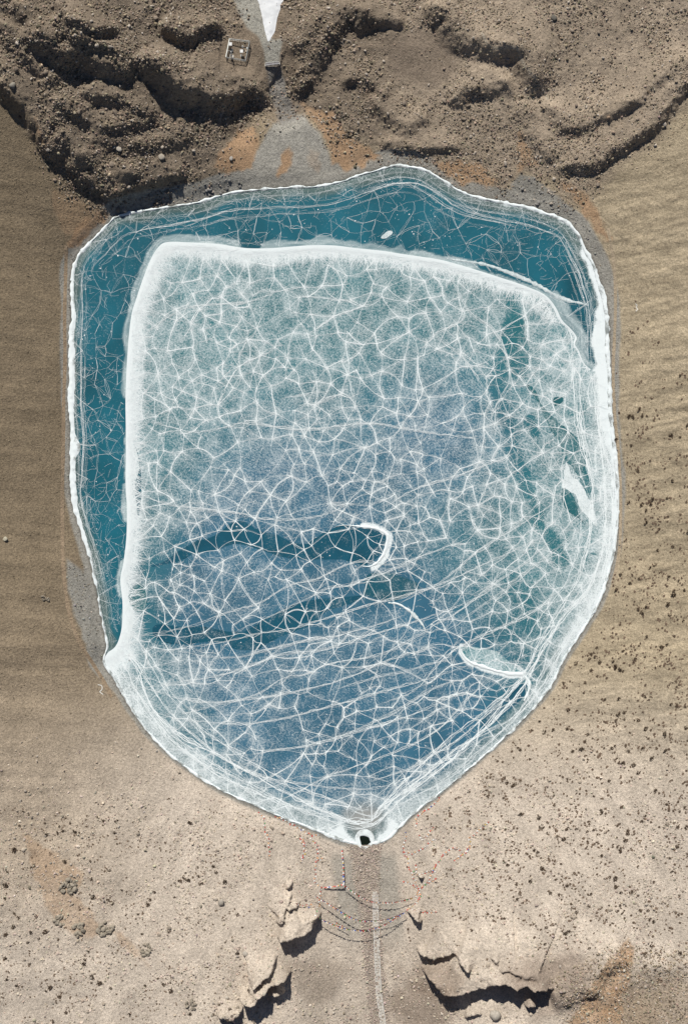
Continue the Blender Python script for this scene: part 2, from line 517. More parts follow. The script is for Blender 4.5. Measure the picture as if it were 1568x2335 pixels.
# ------------------------------------------------------------------ ground: soil and rock colours
def soil(x, y, z, s):
    f = CAMH / (CAMH - np.clip(z, 0, 60))
    X, Y = x * f, y * f
    wob = fbm(X, Y, 7, 4, 21) * 2.2
    a = np.degrees(np.arctan2(Y - 5, X))
    tan_l = np.array([.250, .197, .132]); tan_r = np.array([.41, .338, .232]); tan_b = np.array([.54, .466, .382])
    rock = np.array([.245, .198, .148])
    wl = ss(-60, -110, X); wb = ss(-40, -115, Y + 0.10 * np.abs(X))
    c = tan_r * np.ones(X.shape + (3,))
    def mx(c, col, w): return c * (1 - w[..., None]) + np.asarray(col) * w[..., None]
    c = mx(c, tan_l, ss(0, -60, X))
    c = mx(c, tan_b, wb)
    c = mx(c, [.36, .285, .20], ss(60, 130, -X) * ss(-15, -75, Y) * ss(-185, -130, Y) * .6)
    # streaks down the side slopes
    st = fbm(X * .13, Y - X * .16, 3.4, 4, 30) * ss(60, 100, X) * (1 - wb)
    c = c * (1 + 0.26 * st)[..., None]
    st = fbm(X * .22, Y - X * .16, 1.3, 3, 31) * ss(60, 100, X) * (1 - wb)
    c = c * (1 + 0.26 * st)[..., None]
    st = fbm(X * .15, Y + X * .1, 5.5, 4, 33) * wl * (1 - wb)
    c = c * (1 + 0.16 * st)[..., None]
    rad_ = np.arctan2(X - 8, -(Y - 60))
    st = fbm(rad_ * 95, np.hypot(X - 8, Y - 60) * .2, 2.2, 4, 34) * wb
    c = c * (1 + 0.20 * st)[..., None]
    mor = ss(6, -5, MORF(X, Y) + wob * 1.8)
    c = mx(c, rock, mor)
    c = mx(c, [.375, .305, .228], mor * ss(0, 45, X))
    c = c * (1 + 0.22 * mor * fbm(X, Y, 14, 4, 36))[..., None]
    # brown patches low on the outlet side: soil tone, plus cliff shade painted in
    for cx, cy, r_, col in ((1260, 2240, 20, (.21, .155, .118)), (1000, 2230, 13, (.22, .165, .125)), (960, 2300, 15, (.22, .165, .125)), (720, 2230, 12, (.31, .255, .2)), (1510, 2300, 24, (.26, .20, .14)), (1440, 2310, 14, (.27, .205, .14))):
        q = P([(cx, cy)])[0]
        d = np.hypot(X - q[0], (Y - q[1]) * 1.5) + wob * 1.5
        c = mx(c, col, ss(r_ * 1.35, r_ * .5, d + wob * 2) * .62)
    # grey beach gravel along the shore
    wid = np.interp(a, [-180, -165, -152, -146, -140, -120, -95, -88, -70, -40, -10, 20, 38, 50, 60, 75, 90, 105, 120, 135, 160, 180],
                    [2.6, 3.2, 8.5, 5, 2.6, 1.4, 1.6, 1.6, 1.2, 1.8, 2.4, 3.0, 5.5, 6, 5, 5, 7.5, 8, 7, 5, 3, 2.6])
    beach = ss(.5, -.5, s - wid - wob * .25)
    grey = np.array([.33, .315, .275])
    # fan and stony bays
    zones = ((FAN, grey * 1.08), (P([(400,468),(430,440),(480,410),(510,400),(560,420),(500,447)]), grey * .72),
             (P([(1165,455),(1162,420),(1185,396),(1215,400),(1245,425),(1280,455),(1320,500),(1372,560),(1350,600),(1300,510)]), grey * .88),
             (P([(150,1270),(190,1300),(215,1380),(232,1480),(222,1490),(185,1440),(155,1350)]), grey * .92))
    for pz, col in zones:
        c = mx(c, col, ss(.8, -.8, sdist(X, Y, pz) + wob * .5))
    c = mx(c, grey, beach)
    c = mx(c, grey * .62, ss(1.5, .3, s) * (s > 0))        # wet margin
    orange = [([(495,360),(520,325),(545,300),(582,288),(592,325),(568,382),(520,392),(488,378)], .95), ([(640,355),(658,338),(672,350),(655,395),(632,400)], .9),
      ([(712,250),(760,262),(800,312),(872,355),(830,378),(790,388),(760,372),(745,320)], .85), ([(985,370),(1050,368),(1095,375),(1130,415),(1108,432),(1080,405),(1052,424),(1010,396)], .95),
      ([(1185,300),(1225,375),(1178,392)], .7), ([(150,565),(185,500),(238,485),(248,493),(205,538),(165,566)], .8), ([(1275,415),(1330,440),(1395,545),(1375,545),(1320,470)], .75),
      ([(690,235),(720,255),(735,300),(700,270)], .6), ([(700,330),(730,350),(725,395),(705,380)], .25), ([(120,430),(180,455),(235,485),(150,545),(125,500)], .35), ([(80,265),(100,330),(130,400),(100,330)], .5),
      ([(55,1900),(105,1930),(190,1990),(175,2040),(245,2130),(180,2140),(110,2080),(80,2000)], .42), ([(250,2110),(330,2180),(345,2210),(280,2160)], .4), ([(1300,2335),(1340,2250),(1430,2140),(1450,2165),(1420,2270),(1420,2335)], .75)]
    for pts, w in orange:
        pz = P(pts)
        c = mx(c, [.405, .27, .165], np.clip(w * 1.15 * (1 + .3 * fbm(X, Y, 4, 3, 87)), 0, 1) * ss(.9, -.9, sdist(X, Y, pz) + wob * .5 + 1.6 * fbm(X, Y, 2.4, 3, 86)))
    # bare patches: gravel plateau, station clearing, silt, station plot
    c = mx(c, [.235, .187, .143], .7 * ss(3, -3, PLATF(X, Y) + wob * .4))
    c = mx(c, [.25, .198, .145], .9 * ss(1.5, -1.5, CLEARF(X, Y) + wob * .4))
    silt = P([(528,-12),(590,-12),(600,40),(612,85),(625,92),(645,88),(640,120),(638,150),(606,150),(602,118),(588,85),(562,62),(545,30)])
    c = mx(c, [.40, .385, .33], ss(.7, -.7, sdist(X, Y, silt) + wob * .3))
    strm = P([(606,150),(640,148),(650,180),(660,225),(680,270),(640,285),(620,230)])
    c = mx(c, [.26, .25, .23], .8 * ss(1., -1., sdist(X, Y, strm) + wob * .5))
    # gravel of the outlet gully
    gw = np.interp(-Y, [130, 140, 165, 205], [8, 6, 4.2, 4.5])
    gd = np.abs(X - gully_x(Y)) + wob * .6
    c = mx(c, [.37, .31, .26], ss(gw, gw - 2, gd) * ss(-131, -134, Y) * .85)
    c = mx(c, [.36, .335, .285], ss(15, 11, gd) * (1 - ss(gw, gw - 2, gd)) * ss(-134, -140, Y) * ss(-180, -160, Y) * .8)
    # worn foot track round the lake
    return np.clip(c, 0.01, 0.9)
keep = (GS > -5)
cols = soil(GX, GY, GZ, GS)
nx, ny = GX.shape
idx = np.arange(nx * ny).reshape(nx, ny)
q = np.stack([idx[:-1, :-1], idx[1:, :-1], idx[1:, 1:], idx[:-1, 1:]], -1).reshape(-1, 4)
q = q[keep.ravel()[q].any(1)]
used, inv = np.unique(q, return_inverse=True)
V = np.stack([GX.ravel(), GY.ravel(), GZ.ravel()], -1)[used]
me = fast_mesh('ground', V, inv.reshape(-1, 4), True, cols.reshape(-1, 3)[used])
ground = tag(link('ground', me, M_EARTH), 'bare brown mountain ground and moraine around the frozen lake', 'ground', kind='structure')

# ------------------------------------------------------------------ lake ice
TEAL = np.array([.011, .115, .160]); NAVY = np.array([.036, .118, .180]); GREEN = np.array([.030, .165, .190]); SHAL = np.array([.105, .135, .120])
EDGE = P([(246,1488),(263,1475),(273,1454),(279,1424),(280,1373),(275,1322),(282,1284),(289,1225),(290,1157),(287,1105),(288,1003),(287,900),(292,798),
  (300,720),(312,680),(325,640),(345,590),(365,560),(385,552),(430,553),(500,557),(560,566),(620,566),(700,560),(760,560),(810,566),(870,572),(920,580),(1000,592),
  (1060,608),(1130,630),(1190,650),(1240,672),(1265,700),(1280,730),(1300,750),(1314,770),(1309,785),(1318,800),(1330,828),(1345,842)])
EDGE = crom(EDGE, 4)
sh = P(SHORE_O)
i0 = 34; i1 = 73                            # shore run from the east bank round to the west tip
cen = np.array([0, 0])
run = sh[i0 + 1:i1 + 1]
run = crom(run * 1.012, 4)
SHEETP = np.vstack([EDGE, run])
SHF = Field(lambda X, Y: sdist(X, Y, SHEETP), -130, 130, -150, 150, 1.0)
EDF = Field(lambda X, Y: seg_dist(X, Y, EDGE)[0], -130, 130, -150, 150, 1.0)
EAF = Field(lambda X, Y: seg_dist(X, Y, EDGE)[2], -130, 130, -150, 150, 1.0)
EL = np.hypot(*np.diff(EDGE, axis=0).T).sum()

def grid_sheet(poly_f, x0, x1, y0, y1, st, snap=True, grow=0.0, extra=None):
    gx_ = np.arange(x0, x1, st); gy_ = np.arange(y0, y1, st)
    X, Y = np.meshgrid(gx_, gy_, indexing='ij')
    D = poly_f(X, Y) - grow
    ins = D <= 0
    if extra is not None: ins &= extra(X, Y)
    n0, n1 = X.shape
    id_ = np.arange(n0 * n1).reshape(n0, n1)
    q_ = np.stack([id_[:-1, :-1], id_[1:, :-1], id_[1:, 1:], id_[:-1, 1:]], -1).reshape(-1, 4)
    q_ = q_[ins.ravel()[q_].any(1)]
    u_, inv_ = np.unique(q_, return_inverse=True)
    x, y = X.ravel()[u_], Y.ravel()[u_]
    if snap:
        for _ in range(2):
            d = poly_f(x, y) - grow
            e = 0.6
            gxx = (poly_f(x + e, y) - poly_f(x - e, y)) / (2 * e); gyy = (poly_f(x, y + e) - poly_f(x, y - e)) / (2 * e)
            m = d > 0
            x = np.where(m, x - d * gxx, x); y = np.where(m, y - d * gyy, y)
    return x, y, inv_.reshape(-1, 4)

HOLE_C = PS([(1458, 3355)])[0]
def not_hole(X, Y): return np.hypot(X - HOLE_C[0], Y - HOLE_C[1]) > 3.2

# outer clear ice
x, y, q = grid_sheet(SD, -125, 125, -140, 145, .55, False, 1.2, lambda X, Y: (SHF(X, Y) > -3) & (np.hypot(X - HOLE_C[0], Y - HOLE_C[1]) > 3.4))
s = -SD(x, y)                                # depth from shore
ed = EDF(x, y); ea = EAF(x, y) / EL
c = TEAL * np.ones((len(x), 3))
wob = fbm(x, y, 9, 4, 40)
shal = np.interp(np.degrees(np.arctan2(y - 5, x)), [-180, -150, 0, 25, 45, 90, 135, 180], [4, 4, 5, 5.5, 5.5, 5, 4, 4])
w = ss(shal * 1.15, shal * .35, s + wob * 2)[:, None]
c = c * (1 - w) + SHAL * w
w2 = ss(shal * 1.9, shal * .9, s + wob * 2)[:, None] * .3
c = c * (1 - w2) + np.array([.03, .13, .15]) * w2
c = c * (1 + .45 * fbm(x, y, 13, 5, 44))[:, None]
# slush refrozen against the rim of the sheet
wid = 1.6 + 2.1 * (vn(ea * 42, ea * 0, 3) ** 1.5) + 1.6 * ss(.75, .9, ea) * ss(1.0, .95, ea) + 1.4 * ss(.5, .6, ea) * vn(ea * 90, ea * 0, 5)
wid = wid * (.25 + .75 * ss(.30, .36, vn(ea * 23, ea * 0, 6)))
streak = vn(ed * 2.2 + 3 * fbm(x, y, 8, 2, 47), ea * 60, 4)
sl = ss(wid, wid - .7, ed + .8 * fbm(x, y, 3.5, 3, 48)) * (.35 + .65 * streak)
sl = sl[:, None]
c = c * (1 - sl) + np.array([.42, .52, .53]) * sl
frost = .02 + .16 * ss(6, 0, s) + .10 * ss(.45, .7, vn(x / 11, y / 11, 2)) + .25 * sl[:, 0]
wl_ = np.interp(np.degrees(np.arctan2(y - 5, x)), [0, 28, 33, 37, 42, 48, 54], [6, 6, 5.6, 4.2, 2.4, 1.2, .3])
frost = np.maximum(frost, 1.2 * ss(wl_ + 1.6, wl_ - 1.4, s + 2.2 * fbm(x, y, 6, 4, 56)) * (x > 40))
me = fast_mesh('lake', np.stack([x, y, np.full(len(x), 0.03)], -1), q, True, c, {'frost': frost})
lake = tag(link('lake', me, M_ICE), 'clear teal lake ice along the north and west shore', 'lake ice', kind='structure')

def poisson(n_try, rad, ok, box, seed):
    r = np.random.default_rng(seed)
    x0, x1, y0, y1 = box
    cell = rad / 1.415
    grid = {}; out = []
    xs = r.uniform(x0, x1, n_try); ys = r.uniform(y0, y1, n_try)
    k = ok(xs, ys)
    for x, y in zip(xs[k], ys[k]):
        i, j = int(x // cell), int(y // cell)
        good = True
        for a in range(i - 2, i + 3):
            for b in range(j - 2, j + 3):
                p = grid.get((a, b))
                if p and (p[0] - x) ** 2 + (p[1] - y) ** 2 < rad * rad:
                    good = False; break
            if not good: break
        if good:
            grid[(i, j)] = (x, y); out.append((x, y))
    return np.array(out)

def gabriel(pts, lmax):
    """neighbours with nothing between them; second result: the remaining, weaker links"""
    res = delaunay_2d_cdt([Vector(p) for p in pts], [], [], 0, 1e-6)
    pv_ = np.array([tuple(v) for v in res[0]])
    opp = {}
    for f in res[2]:
        if len(f) != 3: continue
        for a, b, c in ((f[0], f[1], f[2]), (f[1], f[2], f[0]), (f[2], f[0], f[1])):
            opp.setdefault((min(a, b), max(a, b)), []).append(c)
    g, w = [], []
    for (a, b), cs in opp.items():
        L2 = ((pv_[a] - pv_[b]) ** 2).sum()
        if L2 > lmax * lmax: continue
        m = (pv_[a] + pv_[b]) / 2
        (g if all(((pv_[c] - m) ** 2).sum() > L2 / 4 for c in cs) else w).append((a, b))
    return pv_, np.array(g), np.array(w)

hubs = poisson(60000, 4.1, lambda X, Y: (SHF(X, Y) < 3), (-122, 124, -148, 118), 3)
hubs = hubs[RNG.random(len(hubs)) < .42 + .5 * ss(.3, .65, vn(hubs[:, 0] / 13, hubs[:, 1] / 13, 1))]
hubs = hubs + RNG.normal(0, .7, hubs.shape)
co, eg, ew = gabriel(hubs, 17)
ew = ew[RNG.random(len(ew)) < .14]
e = np.vstack([eg, ew])
bow = RNG.normal(0, .06, len(e))
strength = RNG.random(len(e)) ** 1.7
strength[len(eg):] *= .4
# haze of frost along every main crack
gh = .5; hx0, hy0 = -130.0, -155.0
HZ = np.zeros((520, 560))
tt_ = np.linspace(0, 1, 24)[None, :, None]
A_, B_ = co[e[:, 0]][:, None], co[e[:, 1]][:, None]
d_ = B_ - A_; L_ = np.linalg.norm(d_, axis=2, keepdims=True)
pp_ = A_ + d_ * tt_ + np.concatenate([-d_[..., 1:], d_[..., :1]], -1) * (bow[:, None, None] * np.sin(math.pi * tt_))
ww_ = np.repeat((.35 + strength)[:, None] * L_[:, :, 0] / 24, 24, 1)
ii = ((pp_[..., 0] - hx0) / gh).astype(int).clip(0, 519); jj = ((pp_[..., 1] - hy0) / gh).astype(int).clip(0, 559)
np.add.at(HZ, (ii.ravel(), jj.ravel()), ww_.ravel())
for _ in range(3):
    HZ = (HZ + np.roll(HZ, 1, 0) + np.roll(HZ, -1, 0)) / 3; HZ = (HZ + np.roll(HZ, 1, 1) + np.roll(HZ, -1, 1)) / 3
HZ = HZ / np.percentile(HZ, 97)
HAZE = Field(lambda X, Y: np.zeros_like(X), 0, 1, 0, 1, 1); HAZE.x0, HAZE.y0, HAZE.st, HAZE.g = hx0 + gh / 2, hy0 + gh / 2, gh, np.clip(HZ, 0, 1.3)
# main frosted ice sheet with a thick white rim
x, y, q = grid_sheet(SHF, -120, 122, -145, 115, .5, True, 0, not_hole)
s = -SD(x, y); ed = EDF(x, y); ea = EAF(x, y) / EL
FR = [(450,650,.60),(700,750,.56),(1000,750,.55),(1200,780,.60),(600,950,.54),(900,1000,.46),(1150,900,.40),(1280,850,.78),(1290,1000,.62),(1250,1180,.62),(500,1080,.5),(800,1150,.36),
 (450,1380,.30),(700,1330,.34),(1000,1100,.44),(1100,1300,.42),(1000,1380,.25),(1300,1250,.72),(600,1550,.38),(900,1550,.27),(800,1690,.14),(500,1620,.46),(1100,1600,.16),(380,1560,.62),
 (700,1780,.34),(850,1740,.12),(840,1840,.72),(1200,1450,.40),(1050,1480,.22),(350,800,.66),(340,1230,.55),(1330,1400,.8),(1000,900,.5),(600,700,.58),(1150,1100,.48),(1180,1300,.5)]
fr = np.zeros(len(x)); wt = np.zeros(len(x)); bl = np.zeros(len(x))
for ox, oy, v in FR:
    p = P([(ox, oy)])[0]
    w = 1 / (((x - p[0]) ** 2 + (y - p[1]) ** 2) + 60) ** 1.4
    fr += w * v; wt += w
fr = fr / wt * .50 + .07
for ox, oy, r_ in ((650,1150,38),(550,1380,36),(800,1450,45),(700,1650,45),(950,1620,40),(1000,1000,30)):
    p = P([(ox, oy)])[0]
    bl += np.exp(-((x - p[0]) ** 2 + (y - p[1]) ** 2) / r_ ** 2)
bl = np.clip(bl, 0, 1)[:, None]
c = GREEN * (1 - bl) + (NAVY * 1.25) * bl
c = c * (1 + .22 * fbm(x, y, 12, 4, 50))[:, None]
fr = fr + .12 * HAZE(x, y)
# darker refrozen bands without hard borders
def soft_band(pts, w, k):
    global fr
    p = crom(pts, 4)
    d = seg_dist(x, y, p)[0] + (2.6 if k > 0 else .8) * fbm(x, y, 5, 4, 52)
    fr = fr - k * .8 * ss(w * 1.2, w * .35, d)
Z7 = lambda p: Z(p, 1800, 1100, .6065)
Z8 = lambda p: Z(p, 1500, 2200, .798)
Z1 = lambda p: Z(p, 500, 2000, .7653)
soft_band(Z7([(440,80),(430,200),(420,330),(380,480),(320,600),(310,700),(330,820),(360,930),(410,1080),(440,1220),(500,1360),(560,1540),(620,1680),(700,1800),(760,1900)]), 3.2, .24)
soft_band(Z7([(430,360),(470,520),(440,620)]), 5, .25)
soft_band(Z7([(520,950),(560,1040)]), 2.2, .25)
soft_band(Z8([(0,230),(100,220),(200,190),(330,440),(540,470)]), 4.5, .2)
soft_band(Z8([(200,1000),(420,900),(640,740)]), 6, .15)
soft_band(Z8([(640,420),(760,330),(720,160)]), 5.5, .16)
soft_band(Z1([(60,520),(120,600),(200,680)]), 5, .22)
soft_band(Z1([(150,345),(300,270),(520,190),(640,180),(800,240),(960,270),(1150,225),(1340,230)]), 8.5, .22)
soft_band(Z1([(160,690),(400,705),(620,730),(800,650),(1000,575),(1250,490),(1500,460)]), 8.5, .24)
soft_band(Z1([(1240,134),(1320,142),(1385,182),(1380,245),(1350,310),(1295,360)]), 1.1, -.75)
soft_band(Z8([(428,480),(436,530),(475,570),(560,602),(640,625),(738,635)]), 1.0, -.75)
soft_band(Z8([(440,500),(500,535),(560,560),(640,590),(720,615)]), 2.8, -.4)
# snowy bands along shore and white rim
ang = np.degrees(np.arctan2(y - 5, x))
wsh = np.interp(ang, [-180, -150, -135, -110, -95, -85, -60, -40, -15, 10, 25, 40, 180], [3, 4, 5.5, 6, 8, 7, 3.5, 4, 6, 8.5, 6, 2, 3])
fr = fr + .22 * ss(wsh * 2.0, wsh * .2, s + 2.2 * fbm(x, y, 8, 4, 55))
wsol = np.interp(ang, [-180, -60, -40, -15, 0, 15, 25, 33, 34], [0, 0, .3, 1.0, 2.2, 3.6, 4.8, 6, 6])
fr = np.maximum(fr, 1.2 * ss(wsol + 1.6, wsol - 1.4, s + 2.2 * fbm(x, y, 6, 4, 56)) * (wsol > .2) * (x > 20))
fr = fr - .5 * ss(.35, .8, fbm(x * .35, y, 2.4, 3, 58)) * ss(3, 7, s) * ss(14, 9, s) * ss(60, 95, x)
rimw = np.interp(ea, [0, .03, .08, .2, .34, .40, .46, .5, .7, .8, .86, .90, .94, 1], [3.4, 3.4, 2.0, 2.5, 2.5, 2.3, 3.4, 2.6, 1.8, 2.0, 1.5, 1.0, .6, .4])
rn = ed + 1.5 * fbm(x, y, 4, 4, 57) * ss(.4, 2.0, ed)
rim = ss(rimw * 1.45, rimw * .75, rn)
fr = np.maximum(fr, 1.35 * rim)
fr = fr + .36 * ss(rimw * 3.6, rimw, rn) * (1 - ss(.88, .94, ea))
# dusty snow near the outlet hole
hd = np.hypot((x - HOLE_C[0]) / 1.1, y - HOLE_C[1] - 7)
dust = ss(11, 4, hd + 2.2 * fbm(x, y, 5, 4, 59))
fr = np.maximum(fr, 1.15 * ss(13, 8, np.hypot((x - HOLE_C[0]) / 1.35, y - HOLE_C[1] - 1) + 2 * fbm(x, y, 5, 4, 60)) * (1 - dust))
fr = fr * (1 - .85 * dust)
c = c * (1 - .9 * dust[:, None]) + np.array([.36, .36, .34]) * .9 * dust[:, None]
wsal = ss(9, 2.5, s + wob.mean() + 1.5 * fbm(x, y, 6, 3, 61))[:, None] * .7
c = c * (1 - wsal) + np.array([.10, .16, .16]) * wsal
def sheet_relief(x, y):
    ed = EDF(x, y); ea = EAF(x, y) / EL
    rw = np.interp(ea, [0, .03, .08, .2, .34, .40, .46, .5, .7, .8, .86, .90, .94, 1], [3.4, 3.4, 2.0, 2.5, 2.5, 2.3, 3.4, 2.6, 1.8, 2.0, 1.5, 1.0, .6, .4])
    return 0.06 + .22 * ss(rw * 1.6, rw * .4, ed)
me = fast_mesh('ice_sheet', np.stack([x, y, sheet_relief(x, y)], -1), q, True, c, {'frost': fr})
sheet = tag(link('ice_sheet', me, M_ICE), 'large frosted ice sheet with a thick white rim and a web of cracks', 'ice sheet')

# refrozen leads and floes lying in the sheet
LEADS = []
def patch(name, pts, col, frost_v, label, cat, group=None, z=0.012, st=.4, jag=.35, edge_fr=0.0, smooth=True):
    p = crom(pts, 5, True) if smooth else np.asarray(pts)
    if name == 'refrozen_lead': LEADS.append(p)
    f_ = lambda X, Y: sdist(X, Y, p) + jag * fbm(X, Y, 1.8, 3, 63)
    x, y, q = grid_sheet(f_, p[:, 0].min() - 1, p[:, 0].max() + 1, p[:, 1].min() - 1, p[:, 1].max() + 1, st, True)
    d = -sdist(x, y, p)
    fv = frost_v + .18 * fbm(x, y, 5, 3, 65) + edge_fr * ss(1.6, 0, d)
    cc = np.asarray(col) * np.ones((len(x), 3)) * (1 + .2 * fbm(x, y, 6, 3, 66))[:, None]
    m = fast_mesh(name, np.stack([x, y, sheet_relief(x, y) + z], -1), q, True, cc, {'frost': fv})
    return tag(link(name, m, M_ICE), label, cat, group)
LEAD = np.array([.011, .090, .140])
L1 = [(140,348),(215,315),(300,255),(380,212),(430,205),(480,180),(520,150),(560,117),(610,112),(660,135),(720,165),(800,185),(860,215),(930,232),(980,210),(1050,165),(1130,135),(1200,142),(1300,157),(1365,187),
      (1355,240),(1330,290),(1280,330),(1235,338),(1130,312),(1000,312),(830,300),(720,265),(620,235),(560,235),(450,268),(370,280),(270,325)]
patch('refrozen_lead', Z1(L1), LEAD, .10, 'long wavy dark teal refrozen lead with a white curled east end', 'ice lead')
patch('refrozen_lead', Z1([(170,650),(270,662),(400,662),(560,690),(640,680),(740,615),(880,550),(1000,520),(1120,510),(1255,500),(1180,540),(1040,590),(980,650),(880,690),(760,740),(680,785),(560,775),(540,742),(420,745),(300,757),(200,740),(145,695)]),
      LEAD, .12, 'long slanting dark blue refrozen lead south of the wavy one', 'ice lead')
patch('refrozen_lead', Z1([(1252,455),(1268,392),(1330,380),(1400,385),(1520,430),(1525,480),(1400,527),(1300,512),(1250,495)]), LEAD * np.array([1.4, 1.1, 1.0]), .22, 'short broad dark lead beside the curved speckled ice rubble', 'ice lead')
patch('refrozen_lead', Z7([(505,728),(560,757),(592,840),(640,900),(700,960),(760,1010),(820,1060),(850,1110),(900,1200),(890,1280),(930,1370),(915,1455),(860,1370),(805,1270),(765,1235),(745,1190),(720,1110),(660,1020),(620,940),(578,840),(540,785)]),
      GREEN * .9, .30, 'narrow green lead with white snow patches near the east shore', 'ice lead', edge_fr=-.1)
patch('refrozen_lead', Z7([(672,832),(690,806),(740,808),(738,838),(690,866),(684,848)]), GREEN * .8, .08, 'tiny dark notch of open ice in the pale eastern frost', 'ice lead', st=.25, jag=.2)
patch('refrozen_lead', Z7([(733,1420),(758,1408),(812,1460),(832,1520),(850,1590),(885,1645),(842,1605),(780,1565),(738,1500)]), GREEN * .8, .2, 'narrow dark lead along the west side of the pale floe', 'ice lead')
patch('refrozen_lead', Z8([(752,662),(757,690),(738,742),(650,822),(572,885),(528,885),(540,842),(610,770),(682,708)]), LEAD * np.array([1.5, 1.1, 1.1]), .16, 'pointed dark triangular lead beside the southeast shore', 'ice lead')
patch('refrozen_lead', Z(np.array([(905,640),(925,720),(932,780),(918,840),(902,900),(905,960),(915,1080),(928,1100),(942,1000),(944,900),(940,780),(922,690)]), 0, 1400, .5997), TEAL, .1, 'thin dark crescent lead inside the white western rim', 'ice lead', st=.3, jag=.15)
patch('refrozen_lead', Z1([(20,487),(40,455),(75,440),(108,465),(112,560),(70,588),(28,548)]), GREEN * .9, .26, 'small dark green lead touching the white western rim', 'ice lead')
patch('ice_floe', Z7([(745,1345),(752,1290),(768,1238),(800,1330),(840,1350),(900,1450),(950,1560),(965,1660),(900,1592),(850,1535),(830,1462),(780,1422),(738,1402)]), [.42, .52, .52], .62, 'pale snow dusted ice floe wedged between dark leads', 'ice floe')
patch('ice_floe', Z8([(425,490),(470,485),(540,492),(610,510),(670,560),(735,615),(700,618),(600,600),(500,570),(440,530)]), GREEN * 1.3, .40, 'pale lens shaped floe with a thick white southern lip', 'ice floe', z=.014)
patch('ice_floe', Z(np.array([(30,435),(60,408),(82,405),(85,420),(60,440),(35,445)]), 1500, 600, .798), [.35, .45, .46], .55, 'small oval grey floe frozen into the clear northern ice', 'ice floe', st=.25, jag=.15)

# white raised ice ridges (rubble pressed up along edges)
def ridge_strip(name, pts, widths, label, h=.28, col=(.86, .9, .9), frost_v=1.3, base=None, nac=7, st=.45):
    p = resample(crom(pts, 6), st)
    n = len(p)
    t = np.gradient(p, axis=0); t /= np.linalg.norm(t, axis=1)[:, None] + 1e-9
    nr = np.stack([-t[:, 1], t[:, 0]], -1)
    W = np.interp(np.linspace(0, 1, n), np.linspace(0, 1, len(widths)), widths)
    W = W * .62 * (.55 + .9 * vn(np.arange(n) * .35, np.zeros(n), 3))
    u = np.linspace(-1, 1, nac)
    x = p[:, None, 0] + nr[:, None, 0] * u * W[:, None]; y = p[:, None, 1] + nr[:, None, 1] * u * W[:, None]
    jx = fbm(x, y, 1.6, 3, 70) * .35 * np.minimum(1, W[:, None]); x = x + jx * nr[:, None, 0]; y = y + jx * nr[:, None, 1]
    b_ = sheet_relief(x, y) if base is None else base
    z = b_ - .03 + h * (1 - u ** 2) * (.6 + .8 * vn(x * 1.1, y * 1.1, 6))
    id_ = np.arange(n * nac).reshape(n, nac)
    q_ = np.stack([id_[:-1, :-1], id_[:-1, 1:], id_[1:, 1:], id_[1:, :-1]], -1).reshape(-1, 4)[:, ::-1]
    m = fast_mesh(name, np.stack([x.ravel(), y.ravel(), z.ravel()], -1), q_, True, np.asarray(col) * np.ones((x.size, 3)), {'frost': np.full(x.size, frost_v) - .4 * (np.abs(np.tile(u, n)) ** 3)})
    return tag(link(name, m, M_ICE), label, 'ice ridge')
ridge_strip('ice_ridge', Z1([(1100,138),(1150,132),(1215,138),(1310,150),(1368,182),(1366,240),(1340,300),(1290,345),(1240,347)]), [.1, .35, .9, 1.2, 1.1, 1.0, .9, .8, .3], 'white curled ice ridge round the end of the wavy lead')
ridge_strip('ice_ridge', Z8([(428,495),(438,525),(475,562),(560,592),(640,615),(738,625)]), [.7, 1.4, 1.3, 1.1, 1.2, 1.3], 'white crescent ice ridge along the lens shaped floe')
ridge_strip('ice_ridge', Z8([(748,632),(772,670),(765,715),(745,755)]), [.8, 1.3, 1.3, .6], 'short white ice ridge beside the triangular lead')
ridge_strip('ice_ridge', Z1([(1375,538),(1430,545),(1490,585),(1545,640),(1568,680)]), [.4, 1.1, 1.2, 1.1, .5], 'curved band of grey white speckled ice rubble', col=(.3, .38, .38), frost_v=.72)
ridge_strip('ice_ridge', Z7([(855,110),(790,85),(700,60),(640,10),(560,-30)]) if False else P([(1030,592),(1100,602),(1160,622),(1220,648),(1280,680),(1340,696)]), [.5, 1.0, 1.1, 1.3, 1.3, .5], 'grey band of refrozen slush off the northeast rim', h=.12, col=(.35, .44, .45), frost_v=.55, base=.05)

# ------------------------------------------------------------------ cracks: many fine ribbons of white ice
class Ribbons:
    def __init__(s): s.v = []; s.f = []; s.n = 0; s.c = []
    def add(s, pts, wid, zfun, keepf, zlo=.035, zhi=.075):
        """pts (N,n,2), wid (N,n)"""
        N, n, _ = pts.shape
        if N == 0: return
        t = np.gradient(pts, axis=1); t /= np.linalg.norm(t, axis=2, keepdims=True) + 1e-9
        nr = np.stack([-t[..., 1], t[..., 0]], -1)
        a = pts + nr * wid[..., None] * .5; b = pts - nr * wid[..., None] * .5
        z = zfun(pts[..., 0], pts[..., 1]) + RNG.uniform(zlo, zhi, (N, 1))
        v = np.stack([np.concatenate([a, z[..., None]], -1), np.concatenate([b, z[..., None]], -1)], 2)   # N,n,2,3
        k = keepf(pts[..., 0], pts[..., 1])
        kf = (k[:, 1:] & k[:, :-1])
        id_ = s.n + np.arange(N * n * 2).reshape(N, n, 2)
        q_ = np.stack([id_[:, :-1, 0], id_[:, :-1, 1], id_[:, 1:, 1], id_[:, 1:, 0]], -1)[kf]
        s.v.append(v.reshape(-1, 3)); s.f.append(q_.reshape(-1, 4)); s.n += N * n * 2
    def build(s, name, mat, parent, label=None):
        v = np.vstack(s.v); f = np.vstack(s.f)
        u_, i_ = np.unique(f, return_inverse=True)
        o = link(name, fast_mesh(name, v[u_], i_.reshape(-1, 4)), mat, parent)
        o['kind'] = 'stuff'
        return o

